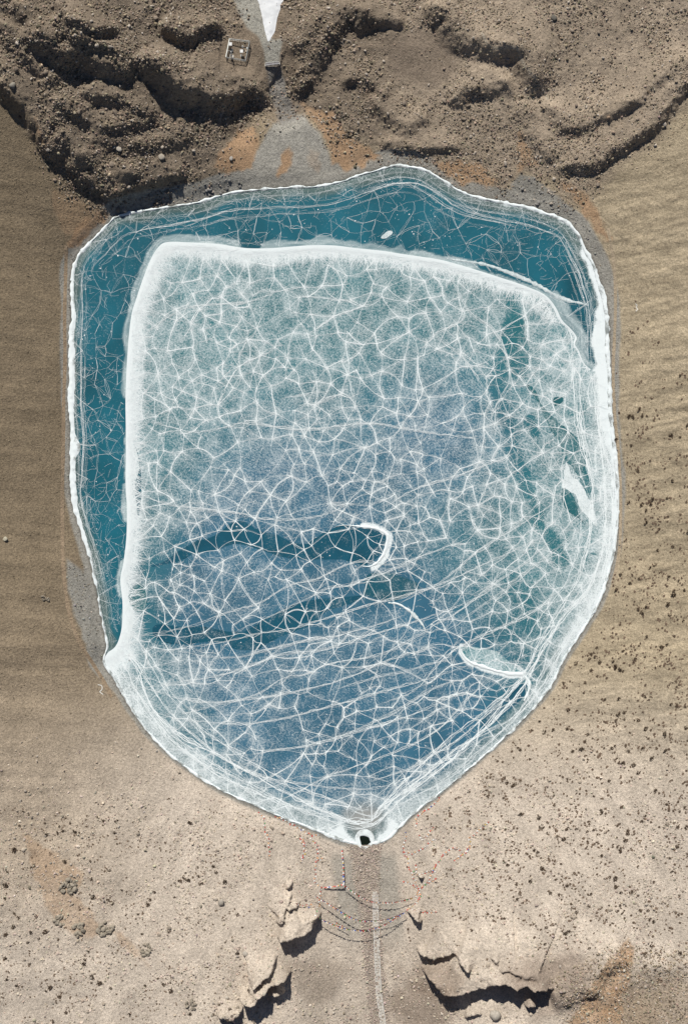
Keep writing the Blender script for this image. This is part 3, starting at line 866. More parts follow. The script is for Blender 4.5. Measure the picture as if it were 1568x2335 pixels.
def delaunay_edges(pts, lmax):
    res = delaunay_2d_cdt([Vector(p) for p in pts], [], [], 0, 1e-6)
    co = np.array([tuple(v) for v in res[0]])
    e = np.array(res[1])
    L = np.linalg.norm(co[e[:, 0]] - co[e[:, 1]], axis=1)
    return co, e[L < lmax]

def strands(A, B, n, bow, spread, wig, jit):
    """curved strands from A to B (N,2) with shared bow (N,) and own spread"""
    N = len(A)
    t = np.linspace(0, 1, n)[None, :, None]
    d = B - A; L = np.linalg.norm(d, axis=1, keepdims=True); nr = np.stack([-d[:, 1], d[:, 0]], -1) / (L + 1e-9)
    A2 = A + RNG.normal(0, jit, A.shape); B2 = B + RNG.normal(0, jit, B.shape)
    off = (bow[:, None] * L * np.sin(math.pi * t[..., 0]) + spread[:, None] * np.sin(math.pi * t[..., 0] ** RNG.uniform(.7, 1.4, (N, 1))))
    off = off + wig * np.sin(t[..., 0] * RNG.uniform(5, 11, (N, 1)) + RNG.uniform(0, 6.3, (N, 1))) * np.sin(math.pi * t[..., 0])
    return A2[:, None] * (1 - t) + B2[:, None] * t + nr[:, None] * off[..., None]

on_sheet = lambda X, Y: (SHF(X, Y) < -.3) & (SD(X, Y) < -.2) & (np.hypot(X - HOLE_C[0], Y - HOLE_C[1]) > 3.0)
LEADF = Field(lambda X, Y: np.minimum.reduce([sdist(X, Y, p) for p in LEADS]), -125, 125, -150, 120, 1.0)
off_lead = lambda X, Y: on_sheet(X, Y) & (LEADF(X, Y) > -.3)
WEB = Ribbons()
# denser in the north than in the south
north = ss(-110, 60, co[e[:, 0], 1])
for k in range(4):
    m = RNG.random(len(e)) < (1.0 if k == 0 else (.3 + .6 * strength))
    A, B = co[e[m, 0]], co[e[m, 1]]
    ext = RNG.uniform(0, .35, (m.sum(), 1)) * (RNG.random((m.sum(), 1)) < .25) * (k > 0)
    B = B + (B - A) * ext
    p = strands(A, B, 9, bow[m], RNG.normal(0, .20, m.sum()) * (k > 0), .07, .05 + .09 * (k > 0))
    t = np.linspace(0, 1, 9)[None]
    w = (.085 + .15 * strength[m][:, None] * (k < 2)) * (1 if k < 2 else .6) * (.8 + .55 * np.abs(2 * t - 1) ** 3) * (1.15 if k == 0 else .75)
    WEB.add(p, w, sheet_relief, on_sheet)
# radial hairs at every hub
hr = 2
A = np.repeat(co[:len(hubs)], hr, 0)
an = RNG.uniform(0, 2 * math.pi, len(A)); ln = RNG.uniform(1.2, 4.6, len(A))
B = A + np.stack([np.cos(an), np.sin(an)], -1) * ln[:, None]
WEB.add(strands(A, B, 4, RNG.normal(0, .08, len(A)), np.zeros(len(A)), .03, .3), np.array([.13, .10, .07, .02])[None] * np.ones((len(A), 1)), sheet_relief, off_lead)
# long wandering cracks that run through the hubs, each a loose bundle
def wander(n, seed, box, lmin, lmax):
    r = np.random.default_rng(seed); out = []
    hubs = co
    while len(out) < n:
        p = np.array([r.uniform(box[0], box[1]), r.uniform(box[2], box[3])])
        if SHF(p[0], p[1]) > 0: continue
        th = r.choice([.25, -.35, 1.2, -1.1, .7, 1.9]) + r.normal(0, .3) + (math.pi if r.random() < .5 else 0)
        L = r.uniform(lmin, lmax); q = [p]; dth = 0
        for i in range(int(L / 2.4)):
            dth = .75 * dth + r.normal(0, .025)
            th += dth
            nxt = q[-1] + 2.4 * np.array([math.cos(th), math.sin(th)])
            # drawn towards the nearest hub
            d = hubs - nxt; dd = (d ** 2).sum(1); j = dd.argmin()
            if dd[j] < 8: nxt = nxt + d[j] * .75
            q.append(nxt)
        out.append(np.array(q))
    return out
# fuzz: short hairs that leave each main crack at a low angle
for k in range(3):
    m = RNG.random(len(e)) < .3 + .5 * strength
    A0, B0 = co[e[m, 0]], co[e[m, 1]]
    d0 = B0 - A0; L0 = np.linalg.norm(d0, axis=1)
    nr0 = np.stack([-d0[:, 1], d0[:, 0]], -1) / L0[:, None]
    t0 = RNG.random(len(A0))[:, None]
    A = A0 + d0 * t0 + nr0 * (bow[m] * L0 * np.sin(math.pi * t0[:, 0]))[:, None]
    th = np.arctan2(d0[:, 1], d0[:, 0]) + RNG.normal(0, .45, len(A)) + math.pi * (RNG.random(len(A)) < .5)
    B = A + np.stack([np.cos(th), np.sin(th)], -1) * RNG.uniform(.8, 3.2, (len(A), 1))
    WEB.add(strands(A, B, 3, RNG.normal(0, .05, len(A)), np.zeros(len(A)), .02, .1), np.array([.09, .06, .02])[None] * np.ones((len(A), 1)), sheet_relief, off_lead)
# second finer generation
pts2 = poisson(90000, 3.4, lambda X, Y: (SHF(X, Y) < 0) & (vn(X / 14, Y / 14, 6) + .35 * ss(-80, 60, Y) + .3 * ss(60, 90, X) > .42), (-120, 122, -145, 115), 4)
co2, e2 = delaunay_edges(pts2, 8)
e2 = e2[RNG.random(len(e2)) < .30]
for k in range(2):
    m = RNG.random(len(e2)) < (1.0 if k == 0 else .35)
    A, B = co2[e2[m, 0]], co2[e2[m, 1]]
    B = B + (B - A) * RNG.uniform(0, .5, (len(B), 1)) * (RNG.random((len(B), 1)) < .3)
    t = np.linspace(0, 1, 5)[None]
    w = RNG.uniform(.02, .08, (len(A), 1)) * (.6 + .6 * np.abs(2 * t - 1))
    WEB.add(strands(A, B, 5, RNG.normal(0, .08, len(A)), RNG.normal(0, .15, len(A)), .06, .1), w, sheet_relief, off_lead)
# hair lines
NH = 11000
A = np.stack([RNG.uniform(-115, 118, NH), RNG.uniform(-140, 108, NH)], -1)
A = A[(RNG.random(NH) < .15 + .5 * vn(A[:, 0] / 10, A[:, 1] / 10, 3) + .35 * ss(-60, 40, A[:, 1]))]
an = RNG.uniform(0, math.pi, len(A)); ln = RNG.uniform(1.0, 4.5, len(A))
B = A + np.stack([np.cos(an), np.sin(an)], -1) * ln[:, None]
WEB.add(strands(A, B, 3, RNG.normal(0, .06, len(A)), np.zeros(len(A)), .02, 0), np.full((len(A), 3), .05), sheet_relief, off_lead)
# feathering inward from the white rim
er = resample(EDGE, .30)
er = er[: int(len(er) * .93)]
tn = np.gradient(er, axis=0); tn /= np.linalg.norm(tn, axis=1)[:, None]
inn = np.stack([tn[:, 1], -tn[:, 0]], -1)
for _ in range(2):
    A = er + inn * RNG.uniform(.8, 3.8, (len(er), 1))
    rot = RNG.normal(0, .6, len(A)); cs, sn = np.cos(rot), np.sin(rot)
    dr = np.stack([inn[:, 0] * cs - inn[:, 1] * sn, inn[:, 0] * sn + inn[:, 1] * cs], -1)
    B = A + dr * RNG.uniform(2.5, 8.5, (len(A), 1))
    WEB.add(strands(A, B, 6, RNG.normal(0, .09, len(A)), np.zeros(len(A)), .05, .2), np.linspace(.16, .03, 6)[None] * np.ones((len(A), 1)), sheet_relief, on_sheet)

# long crack bundles that cross the sheet
BAND = Ribbons()
def bundle(lines, ns, spread, w, keepf, zf, rb, step=2.2, cross=.5):
    for pts in lines:
        p = resample(crom(pts, 5), step)
        n = len(p)
        if n < 4: continue
        t = np.gradient(p, axis=0); t /= np.linalg.norm(t, axis=1)[:, None] + 1e-9
        nr = np.stack([-t[:, 1], t[:, 0]], -1)
        for k in range(ns):
            a0 = RNG.integers(0, max(1, n // 2)) if k > 1 else 0
            a1 = RNG.integers(min(n - 2, a0 + n // 3), n) if k > 1 else n
            if a1 - a0 < 4: continue
            i = np.arange(a0, a1)
            off = spread * (vn(i * .17 + k * 9.1 + p[0, 0], i * 0. + k, k) - .5) * 2 * (.35 if k == 0 else 1)
            off = off + .22 * RNG.normal(0, 1, len(i))
            pp = p[i] + nr[i] * off[:, None]
            ww = w * RNG.uniform(.45, 1.0) * (.6 + .8 * vn(i * .5 + k * 3.3, i * 0. + 2, 4))
            ww = ww * np.clip(np.minimum(np.arange(len(i)), len(i) - 1 - np.arange(len(i))) / 3.0 + .12, 0, 1)
            rb.add(pp[None], ww[None], zf, keepf)
Bs = [Z1([(-20,720),(120,700),(250,680),(400,640),(540,590),(700,540),(860,450),(1000,415),(1130,350),(1250,320),(1400,335),(1568,300)]),
 Z1([(560,700),(740,615),(880,550),(1050,465),(1180,440),(1400,360),(1568,290),(1800,200)]), Z1([(130,800),(290,775),(500,740),(700,700),(850,680),(980,640),(1100,605),(1300,540),(1500,490),(1700,420),(1950,300),(2200,180)]),
 Z1([(20,990),(330,945),(520,915),(700,850),(850,800),(1050,780),(1300,700),(1500,640),(1720,560),(2000,430)]), Z1([(250,1130),(650,1030),(820,930),(950,910),(1060,860),(1300,820),(1480,740),(1600,680)]),
 Z1([(40,-40),(250,30),(420,50),(600,70),(720,95),(900,105),(1080,60),(1300,-60)]),
 Z8([(0,540),(130,480),(290,380),(400,320),(520,230),(640,140),(770,50),(900,-60)]), Z8([(-200,700),(0,640),(150,610),(280,570),(420,560)]),
 Z8([(0,780),(200,700),(370,520),(560,420),(760,330),(900,220),(1000,130),(1100,60)]), Z8([(-250,960),(0,860),(130,790),(300,690),(480,640),(600,650)]),
 Z8([(-300,1150),(0,1050),(100,1010),(290,920),(400,820),(520,690),(680,560)]), Z8([(-50,1170),(200,1080),(400,960),(540,840),(740,650),(860,470),(960,300),(1080,140),(1150,0)]),
 Z8([(150,1190),(400,1000),(580,900),(700,830),(800,690),(900,520),(1050,300),(1120,180)]), Z8([(0,1300),(150,1210),(330,1090),(520,960)]),
 P([(330,1590),(420,1660),(520,1730),(620,1775),(720,1790),(820,1800),(900,1790),(980,1750)]), P([(300,1560),(450,1600),(600,1590),(750,1560),(900,1500),(1010,1470)]),
 P([(380,1480),(520,1500),(660,1470),(800,1440),(930,1400)]), P([(400,1640),(560,1650),(720,1620),(860,1580),(1000,1540),(1150,1480)]), P([(560,1720),(700,1700),(840,1660),(960,1620),(1080,1560)]),
 P([(860,1160),(960,1110),(1060,1080),(1180,1030)]), P([(330,960),(450,985),(560,965),(700,980),(830,965),(960,985),(1100,1000)]), P([(330,760),(430,700),(560,690),(640,660)]),
 P([(1000,560),(1060,700),(1130,760),(1160,860),(1120,960),(1190,1040)]), P([(980,760),(1060,820),(1110,900)]), P([(900,1380),(1000,1330),(1100,1250),(1210,1180),(1290,1130)]), P([(1000,1450),(1100,1380),(1220,1290),(1330,1200)])]
bundle(Bs, 7, .6, .11, on_sheet, sheet_relief, BAND)
bundle(wander(22, 61, (-100, 105, -40, 100), 16, 48), 5, .45, .15, on_sheet, sheet_relief, BAND)
bundle(wander(14, 62, (-95, 95, -120, -40), 15, 40), 4, .4, .14, on_sheet, sheet_relief, BAND)
bundle(wander(90, 63, (60, 108, -70, 85), 8, 30), 2, .5, .10, on_sheet, sheet_relief, BAND)
# bundles that follow the southern and eastern shore a few metres out
shr = crom(P(SHORE_O[33:76]), 4)
tt = np.gradient(shr, axis=0); tt /= np.linalg.norm(tt, axis=1)[:, None]
inw = np.stack([tt[:, 1], -tt[:, 0]], -1)
for dist, ns, wd in ((2.4, 3, .12), (4.5, 4, .18), (7, 5, .24), (9.5, 5, .26), (12.5, 4, .2), (16, 2, .16)):
    nn = len(shr); cut = [int(nn * f) for f in (0, .18, .35, .5, .62, .8, 1)]
    for a, b in zip(cut[:-1], cut[1:]):
        lo = max(0, a - int(RNG.integers(2, 14))); hi = min(nn, b + int(RNG.integers(2, 14)))
        if dist > 10 and RNG.random() < .3: continue
        dd = dist + 2.6 * (vn(np.arange(lo, hi) * .06 + dist, np.zeros(hi - lo), 2) - .5) * 2
        bundle([(shr + 0)[lo:hi] + inw[lo:hi] * dd[:, None]], ns, 1.0, wd, on_sheet, sheet_relief, BAND)
web = WEB.build('crack_web', M_CRACK, sheet)
band = BAND.build('crack_bundle', M_CRACK, sheet)

# cracks and snow specks of the clear outer ice
OUT = Ribbons()
on_out = lambda X, Y: (SHF(X, Y) > .4) & (SD(X, Y) < -.2)
zl = lambda X, Y: np.full(np.shape(X), .03)
ph = poisson(30000, 3.6, lambda X, Y: (SHF(X, Y) > -4) & (SD(X, Y) < 3), (-122, 124, -62, 142), 9)
ph = ph[RNG.random(len(ph)) < .7]
co3, eg3, ew3 = gabriel(ph, 14)
e3 = np.vstack([eg3[RNG.random(len(eg3)) < .85], ew3[RNG.random(len(ew3)) < .15]])
st3 = RNG.random(len(e3))
for k in range(3):
    m = RNG.random(len(e3)) < (1, .4, .25)[k]
    A, B = co3[e3[m, 0]], co3[e3[m, 1]]
    OUT.add(strands(A, B, 8, RNG.normal(0, .06, len(A)), RNG.normal(0, .25, len(A)) * (k > 0), .10, .04), (.02 + .065 * st3[m][:, None] ** 2) * np.ones((1, 8)), zl, on_out)
NH = 12000
A = np.stack([RNG.uniform(-115, 118, NH), RNG.uniform(-60, 138, NH)], -1)
A = A[(SHF(A[:, 0], A[:, 1]) > 0) & (RNG.random(NH) < .22 + .9 * ss(10, 3, -SD(A[:, 0], A[:, 1])))]
an = RNG.uniform(0, math.pi, len(A)); ln = RNG.uniform(1.5, 5, len(A))
OUT.add(strands(A, A + np.stack([np.cos(an), np.sin(an)], -1) * ln[:, None], 4, RNG.normal(0, .08, len(A)), np.zeros(len(A)), .03, 0), np.full((len(A), 4), .045), zl, on_out)
# swarm of cracks parallel to the northern shore
sN = crom(P(SHORE_O[-14:] + SHORE_O[:36]), 4)
tt = np.gradient(sN, axis=0); tt /= np.linalg.norm(tt, axis=1)[:, None]
inw = np.stack([tt[:, 1], -tt[:, 0]], -1)
nn = len(sN)
for dist, ns, wd in ((3.0, 2, .04), (5.0, 3, .06), (6.4, 5, .09), (7.6, 4, .09), (10, 2, .04)):
    cut = [int(nn * f) for f in (0, .2, .34, .48, .62, .76, .9, 1)]
    for a, b in zip(cut[:-1], cut[1:]):
        lo = max(0, a - 8); hi = min(nn, b + 8)
        wst = .62 if b <= nn * .36 else 1.0
        dd = dist * wst + 1.1 * (vn(np.arange(lo, hi) * .07 + dist, np.zeros(hi - lo), 3) - .5) * 2
        if RNG.random() < .3: continue
        bundle([sN[lo:hi] + inw[lo:hi] * dd[:, None]], ns + 2, .55, wd * (.6 if wst < 1 else 1), on_out, zl, OUT, 3.2)
OUT.build('crack_web', M_CRACK, lake)
# specks: little frozen lumps of snow on the clear ice
tv = np.array([(1, 0, 0), (.4, .85, 0), (-.6, .75, 0), (-1, -.1, 0), (-.3, -.9, 0), (.7, -.7, 0), (0, 0, .5)])
tf = np.array([(0, 1, 6), (1, 2, 6), (2, 3, 6), (3, 4, 6), (4, 5, 6), (5, 0, 6)])
def lumps(pos, size, tv, tf, rng, flat=1.0):
    N = len(pos)
    a = rng.uniform(0, 6.28, N); cs, sn = np.cos(a)[:, None], np.sin(a)[:, None]
    el = rng.uniform(.6, 1.4, (N, 1))
    x = (tv[None, :, 0] * cs - tv[None, :, 1] * sn * el); y = (tv[None, :, 0] * sn + tv[None, :, 1] * cs * el)
    v = np.stack([x, y, np.repeat(tv[None, :, 2] * flat, N, 0)], -1) * size[:, None, None] + pos[:, None]
    f = tf[None] + (np.arange(N) * len(tv))[:, None, None]
    return v.reshape(-1, 3), f.reshape(-1, tf.shape[1])
N = 2600
pos = np.stack([RNG.uniform(-115, 118, N), RNG.uniform(-50, 138, N)], -1)
pos = pos[(SHF(pos[:, 0], pos[:, 1]) > 1) & (SD(pos[:, 0], pos[:, 1]) < -2.5)]
v, f = lumps(np.c_[pos, np.full(len(pos), .035)], .05 + .24 * RNG.random(len(pos)) ** 3, tv, tf, RNG)
o = link('snow_speck', fast_mesh('snow_speck', v, f), M_SNOW, lake); o['kind'] = 'stuff'
N = 1800
pos = np.stack([RNG.uniform(-110, 115, N), RNG.uniform(-130, 100, N)], -1)
pos = pos[on_sheet(pos[:, 0], pos[:, 1])]
v, f = lumps(np.c_[pos, sheet_relief(pos[:, 0], pos[:, 1]) + .08], .06 + .2 * RNG.random(len(pos)) ** 3, tv, tf, RNG)
o = link('snow_speck', fast_mesh('snow_speck', v, f), M_SNOW, sheet); o['kind'] = 'stuff'

# ------------------------------------------------------------------ white crust of ice along the shore
ps = resample(np.vstack([SHORE, SHORE[:1]]), .45)
n = len(ps)
t = np.roll(ps, -1, 0) - np.roll(ps, 1, 0); t /= np.linalg.norm(t, axis=1)[:, None] + 1e-9
inw = np.stack([t[:, 1], -t[:, 0]], -1)
an = np.degrees(np.arctan2(ps[:, 1] - 5, ps[:, 0]))
ar = np.arange(n) * .45
nz = vn(ar / 6.5, ar * 0, 1); nz2 = vn(ar / 1.3, ar * 0, 2)
base_w = np.interp(an, [-180, -165, -150, -142, -130, -100, -90, -80, -45, -20, 5, 20, 30, 45, 70, 90, 110, 135, 150, 160, 172, 180], [2.2, .8, .35, .9, .5, .5, 1.2, .6, .45, .7, 1.3, 1.4, 1.5, 1.5, 1.0, .75, .75, .8, 2.0, 2.6, 2.8, 2.2])
wv = np.interp(an, [-180, -150, -140, 0, 140, 160, 180], [2.2, .6, .5, .7, .5, 1.8, 2.2])
W = base_w * (.62 + wv * .55 * nz ** 1.6) + .35 * (nz2 - .5)
W = np.clip(W, .12, 7)
out = .05 + .7 * vn(ar / 2.2, ar * 0, 5) + .5 * (nz2 - .5)
nac = 7; u = np.linspace(0, 1, nac)
x = ps[:, None, 0] + inw[:, None, 0] * (-out[:, None] + u * (W + out)[:, None]); y = ps[:, None, 1] + inw[:, None, 1] * (-out[:, None] + u * (W + out)[:, None])
z = .06 + .30 * np.sin(math.pi * np.clip(u * .9 + .1, 0, 1)) * (.5 + 1.0 * vn(x * .8, y * .8, 7)) * np.ones((n, 1))
z = np.maximum(z, hz(x, y) + .04 + .12 * vn(x, y, 2))
id_ = np.arange(n * nac).reshape(n, nac)
q_ = np.stack([id_[:-1, :-1], id_[1:, :-1], id_[1:, 1:], id_[:-1, 1:]], -1).reshape(-1, 4)
hole_near = np.hypot(x - HOLE_C[0], y - HOLE_C[1]).ravel() < 3.3
q_ = q_[~hole_near[q_].any(1)]
fv = (.88 + .3 * ((an > 130) | (an < -170)))[:, None] - .45 * u ** 2 + .95 * fbm(x, y, 2.4, 4, 75)
me = fast_mesh('shore_ice', np.stack([x.ravel(), y.ravel(), z.ravel()], -1), q_[:, ::-1], True, np.array([.30, .33, .32]) * np.ones((x.size, 3)), {'frost': fv.ravel()})
me.flip_normals()
tag(link('shore_ice', me, M_ICE), 'lumpy white crust of ice and snow along the lake shore', 'shore ice')

# open water hole at the outlet: collar of ice with walls, dark water a little lower
ho = Z([(765,145),(800,140),(838,152),(848,175),(860,205),(835,222),(785,222),(772,190)], 1150, 3293, .3827)
hp = crom(ho, 4, True); hp = HOLE_C + (hp - HOLE_C) * 1.25; nh = len(hp)
rg = []
for rr, zz in ((1.0, -.06), (1.0, .11), (1.35, .15), (2.0, .14), (3.0, .12)):
    d = hp - HOLE_C
    rad = np.linalg.norm(d, axis=1, keepdims=True)
    dirn = d / rad
    if rr <= 1: p = hp
    else:
        tgt = 3.9
        p = HOLE_C + dirn * (rad * (1 - (rr - 1) / 2) + tgt * (rr - 1) / 2)
    rg.append(np.c_[p, zz + (.1 * fbm(p[:, 0], p[:, 1], 1.2, 2, 77) if rr > 1 else 0) * np.ones(nh)])
v = np.vstack(rg); f = []
for k in range(4):
    for i in range(nh):
        j = (i + 1) % nh
        f.append((k * nh + i, k * nh + j, (k + 1) * nh + j, (k + 1) * nh + i))
v[:, 2] = np.where(np.arange(len(v)) >= nh, np.maximum(v[:, 2], hz(v[:, 0], v[:, 1]) * .6 + .1), v[:, 2])
me = fast_mesh('ice_collar', v, np.array(f), True, np.array([.36, .37, .36]) * np.ones((len(v), 3)), {'frost': .75 + .5 * fbm(v[:, 0], v[:, 1], 1.5, 3, 79)})
tag(link('ice_collar', me, M_ICE), 'white collar of ice round the open water hole at the outlet', 'ice')
me = bpy.data.meshes.new('water')
me.from_pydata([(p[0], p[1], .05) for p in HOLE_C + (hp - HOLE_C) * 1.15], [], [list(range(nh))])
MW, nt, b = new_mat('dark_water')
b.inputs['Base Color'].default_value = (.010, .014, .010, 1); b.inputs['Roughness'].default_value = .2; b.inputs['Specular IOR Level'].default_value = .25
tag(link('water', me, MW), 'dark open water in the small hole at the outlet', 'water', kind='structure')

# ------------------------------------------------------------------ snow tongue on the inflow stream
def drape(name, poly, st, lift, mat, cols=None, frost=None, bulge=0):
    x, y, q = grid_sheet(lambda X, Y: sdist(X, Y, poly) + .35 * fbm(X, Y, 2, 3, 80), poly[:, 0].min() - 1, poly[:, 0].max() + 1, poly[:, 1].min() - 1, poly[:, 1].max() + 1, st, True)
    d = np.maximum(0, -sdist(x, y, poly))
    z = hz(x, y) + lift + bulge * ss(0, 2.0, d) + bulge * .35 * fbm(x, y, 3, 3, 81) * ss(0, 1, d)
    c = np.ones((len(x), 3)) * np.asarray(cols if cols is not None else (.8, .8, .8))
    at = {'frost': np.full(len(x), frost)} if frost is not None else None
    return link(name, fast_mesh(name, np.stack([x, y, z], -1), q, True, c, at), mat)
sp = ortho(P([(585,-25),(650,-25),(640,15),(632,45),(628,70),(620,85),(612,95),(607,82),(602,62),(597,35),(590,10)]))[:, :2]
o = drape('snow_tongue', crom(sp, 4, True), .4, .05, M_SNOW, bulge=.3)
tag(o, 'white tongue of snow lying on the frozen inflow stream', 'snow')

# ------------------------------------------------------------------ foot tracks and the stone walkway
def ribbon_path(name, pts, w, mat, label, cat, kind=None, lift=.05, jag=.15, cols=None):
    g = ortho(crom(pts, 5))
    p = resample(g[:, :2], .5)
    t = np.gradient(p, axis=0); t /= np.linalg.norm(t, axis=1)[:, None] + 1e-9
    nr = np.stack([-t[:, 1], t[:, 0]], -1)
    n = len(p); us = np.linspace(-1, 1, 4)
    ww = w * .5 * (1 + jag * 2 * (vn(np.arange(n) * .4, np.zeros(n), 3) - .5))
    x = p[:, None, 0] + nr[:, None, 0] * us * ww[:, None]; y = p[:, None, 1] + nr[:, None, 1] * us * ww[:, None]
    z = hz(x, y) + lift * (1 - .6 * us ** 2)
    id_ = np.arange(n * 4).reshape(n, 4)
    q_ = np.stack([id_[:-1, :-1], id_[:-1, 1:], id_[1:, 1:], id_[1:, :-1]], -1).reshape(-1, 4)[:, ::-1]
    o = link(name, fast_mesh(name, np.stack([x.ravel(), y.ravel(), z.ravel()], -1), q_, True, np.asarray(cols) * np.ones((x.size, 3))), mat)
    return tag(o, label, cat, kind=kind)
ribbon_path('foot_track', P([(152,560),(150,640),(148,720),(149,820),(146,920),(145,1020),(143,1120),(143,1220),(145,1290),(152,1360),(165,1420),(185,1470),(210,1510),(235,1550),(255,1590)]), 1.3, M_EARTH, 'pale foot track along the foot of the western slope', 'path', 'structure', cols=(.33, .25, .17))
ribbon_path('foot_track', P([(1385,520),(1398,600),(1402,680),(1400,760),(1397,850),(1400,940),(1408,1020),(1413,1100),(1414,1180),(1410,1260),(1395,1330)]), 1.1, M_EARTH, 'pale foot track along the foot of the eastern slope', 'path', 'structure', cols=(.42, .34, .24))
ribbon_path('foot_track', PS([(900,420),(890,450),(872,500),(850,530)]), .9, M_EARTH, 'thin pale foot track climbing the dark moraine by the station', 'path', 'structure', cols=(.33, .27, .21))
ribbon_path('foot_track', PS([(1925,130),(1965,190),(2060,190),(2085,240),(2120,290),(2170,360),(2190,400)]), 1.0, M_EARTH, 'pale crest track on the northeast moraine', 'path', 'structure', cols=(.42, .36, .28))

WALK = PS([(1499,3572),(1502,3620),(1503,3680),(1505,3740),(1507,3800),(1509,3860),(1512,3920),(1516,3980),(1524,4040),(1534,4110)])
walk = empty('stone_walkway', (0, 0, 0))
tag(walk, 'narrow walkway of pale stone slabs down the outlet gully', 'walkway')
M_SLAB = plain('pale_stone', (.60, .57, .51), .9, .2, 2.5)
g = ortho(crom(WALK, 6)); wp = resample(g[:, :2], 1.15)
def box_mesh(name, sx, sy, sz, bev=.0, jit=0.0, seed=0):
    r = random.Random(seed)
    import bmesh
    bm = bmesh.new()
    bmesh.ops.create_cube(bm, size=1)
    for v in bm.verts:
        v.co = Vector((v.co.x * sx * (1 + r.uniform(-jit, jit)), v.co.y * sy * (1 + r.uniform(-jit, jit)), v.co.z * sz))
    if bev: bmesh.ops.bevel(bm, geom=list(bm.edges), offset=bev, segments=1, affect='EDGES')
    m = bpy.data.meshes.new(name); bm.to_mesh(m); bm.free()
    return m
slabs = [box_mesh('slab', .78, .98, .22, .04, .10, i) for i in range(5)]
kerbs = [box_mesh('kerb_stone', .28, 1.06, .42, .05, .12, 20 + i) for i in range(3)]
for m in slabs: m.materials.append(M_SLAB)
M_KERB = plain('whitish_kerb_stone', (.68, .66, .61), .9, .15, 2.5)
for m in kerbs: m.materials.append(M_KERB)
tw = np.gradient(wp, axis=0)
for i, (p, t) in enumerate(zip(wp, tw)):
    a = math.atan2(t[1], t[0]) - math.pi / 2
    nrm = np.array([math.cos(a), math.sin(a)])
    for off, ms, nm, dz in ((-.42, slabs, 'slab', .06), (.42, slabs, 'slab', .06), (-1.0, kerbs, 'kerb_stone', .14), (1.0, kerbs, 'kerb_stone', .14)):
        if random.random() < (.1 if nm == 'kerb_stone' else .06): continue
        c_ = p + nrm * off
        o = link(nm, ms[(i * 7 + int(off * 10)) % len(ms)], None, walk)
        o.location = (c_[0], c_[1], float(hz(*c_)) + dz + random.uniform(-.03, .03))
        o.rotation_euler = (random.uniform(-.04, .04), random.uniform(-.04, .04), a + random.uniform(-.06, .06))

# ------------------------------------------------------------------ rocks
def ico(sub):
    import bmesh
    bm = bmesh.new(); bmesh.ops.create_icosphere(bm, subdivisions=sub, radius=1)
    v = np.array([tuple(q.co) for q in bm.verts]); f = np.array([[q.index for q in p.verts] for p in bm.faces]); bm.free()
    return v, f
def rock_shape(seed, sub=2):
    v, f = ico(sub)
    r = np.random.default_rng(seed)
    for _ in range(9):                      # chop with random planes: angular broken rock
        nrm = r.normal(0, 1, 3); nrm /= np.linalg.norm(nrm)
        c = r.uniform(.55, .85)
        d = v @ nrm - c
        v = v - np.maximum(d, 0)[:, None] * nrm
    v = v * r.uniform(.75, 1.25, 3) * np.array([1, 1, .75])
    return v, f
cv = np.array([(-1,-1,-1),(1,-1,-1),(1,1,-1),(-1,1,-1),(-1,-1,1),(1,-1,1),(1,1,1),(-1,1,1)], float) * .62
cf = np.array([(4,5,6),(4,6,7),(0,1,5),(0,5,4),(1,2,6),(1,6,5),(2,3,7),(2,7,6),(3,0,4),(3,4,7)])
def rock_field(name, pos, size, cols, rng, parent=None):
    """many low angular stones as one mesh"""
    N = len(pos)
    v = cv[None] * (1 + rng.uniform(-.42, .42, (N, 8, 3)))
    v[:, 4:, :2] *= rng.uniform(.45, .95, (N, 1, 1))
    v *= rng.uniform(.65, 1.35, (N, 1, 3)) * np.array([1, 1, .8])
    a = rng.uniform(0, 6.28, N); b = rng.normal(0, .3, N)
    cs, sn = np.cos(a)[:, None], np.sin(a)[:, None]; cb, sb = np.cos(b)[:, None], np.sin(b)[:, None]
    x, y, z = v[..., 0], v[..., 1], v[..., 2]
    y, z = y * cb - z * sb, y * sb + z * cb
    x, y = x * cs - y * sn, x * sn + y * cs
    w = np.stack([x, y, z], -1) * size[:, None, None]
    w = w + pos[:, None]; 
    f = cf[None] + (np.arange(N) * 8)[:, None, None]
    o = link(name, fast_mesh(name, w.reshape(-1, 3), f.reshape(-1, 3), False, np.repeat(cols, 8, 0)), M_ROCK, parent)
    return o

def survey(x, y):
    z = hz(x, y); f = CAMH / (CAMH - np.clip(z, 0, 60))
    return x * f, y * f, z
def scatter(N, box, dens, rng):
    x = rng.uniform(box[0], box[1], N); y = rng.uniform(box[2], box[3], N)
    s = SD(x, y)
    k = (s > .5)
    x, y, s = x[k], y[k], s[k]
    X, Y, z = survey(x, y)
    k = rng.random(len(x)) < dens(X, Y, s)
    return x[k], y[k], z[k]
FRAME = (-140, 140, -208, 208)
r1 = np.random.default_rng(21)
LOWG = P([(600,240),(700,215),(700,285),(610,290)])
STRM = P([(598,175),(655,170),(700,255),(690,300),(640,320),(600,290),(612,235)])
BAY1 = P([(400,468),(430,440),(480,410),(510,400),(560,420),(500,447)])
BAY2 = P([(1165,455),(1162,420),(1185,396),(1215,400),(1245,425),(1280,455),(1320,500),(1372,560),(1350,600),(1300,510)])
BAY3 = P([(150,1270),(190,1300),(215,1380),(232,1480),(222,1490),(185,1440),(155,1350)])
BRC = P([(1290,2300),(1240,2240),(1440,2120),(1600,2100),(1600,2360),(1280,2360)])
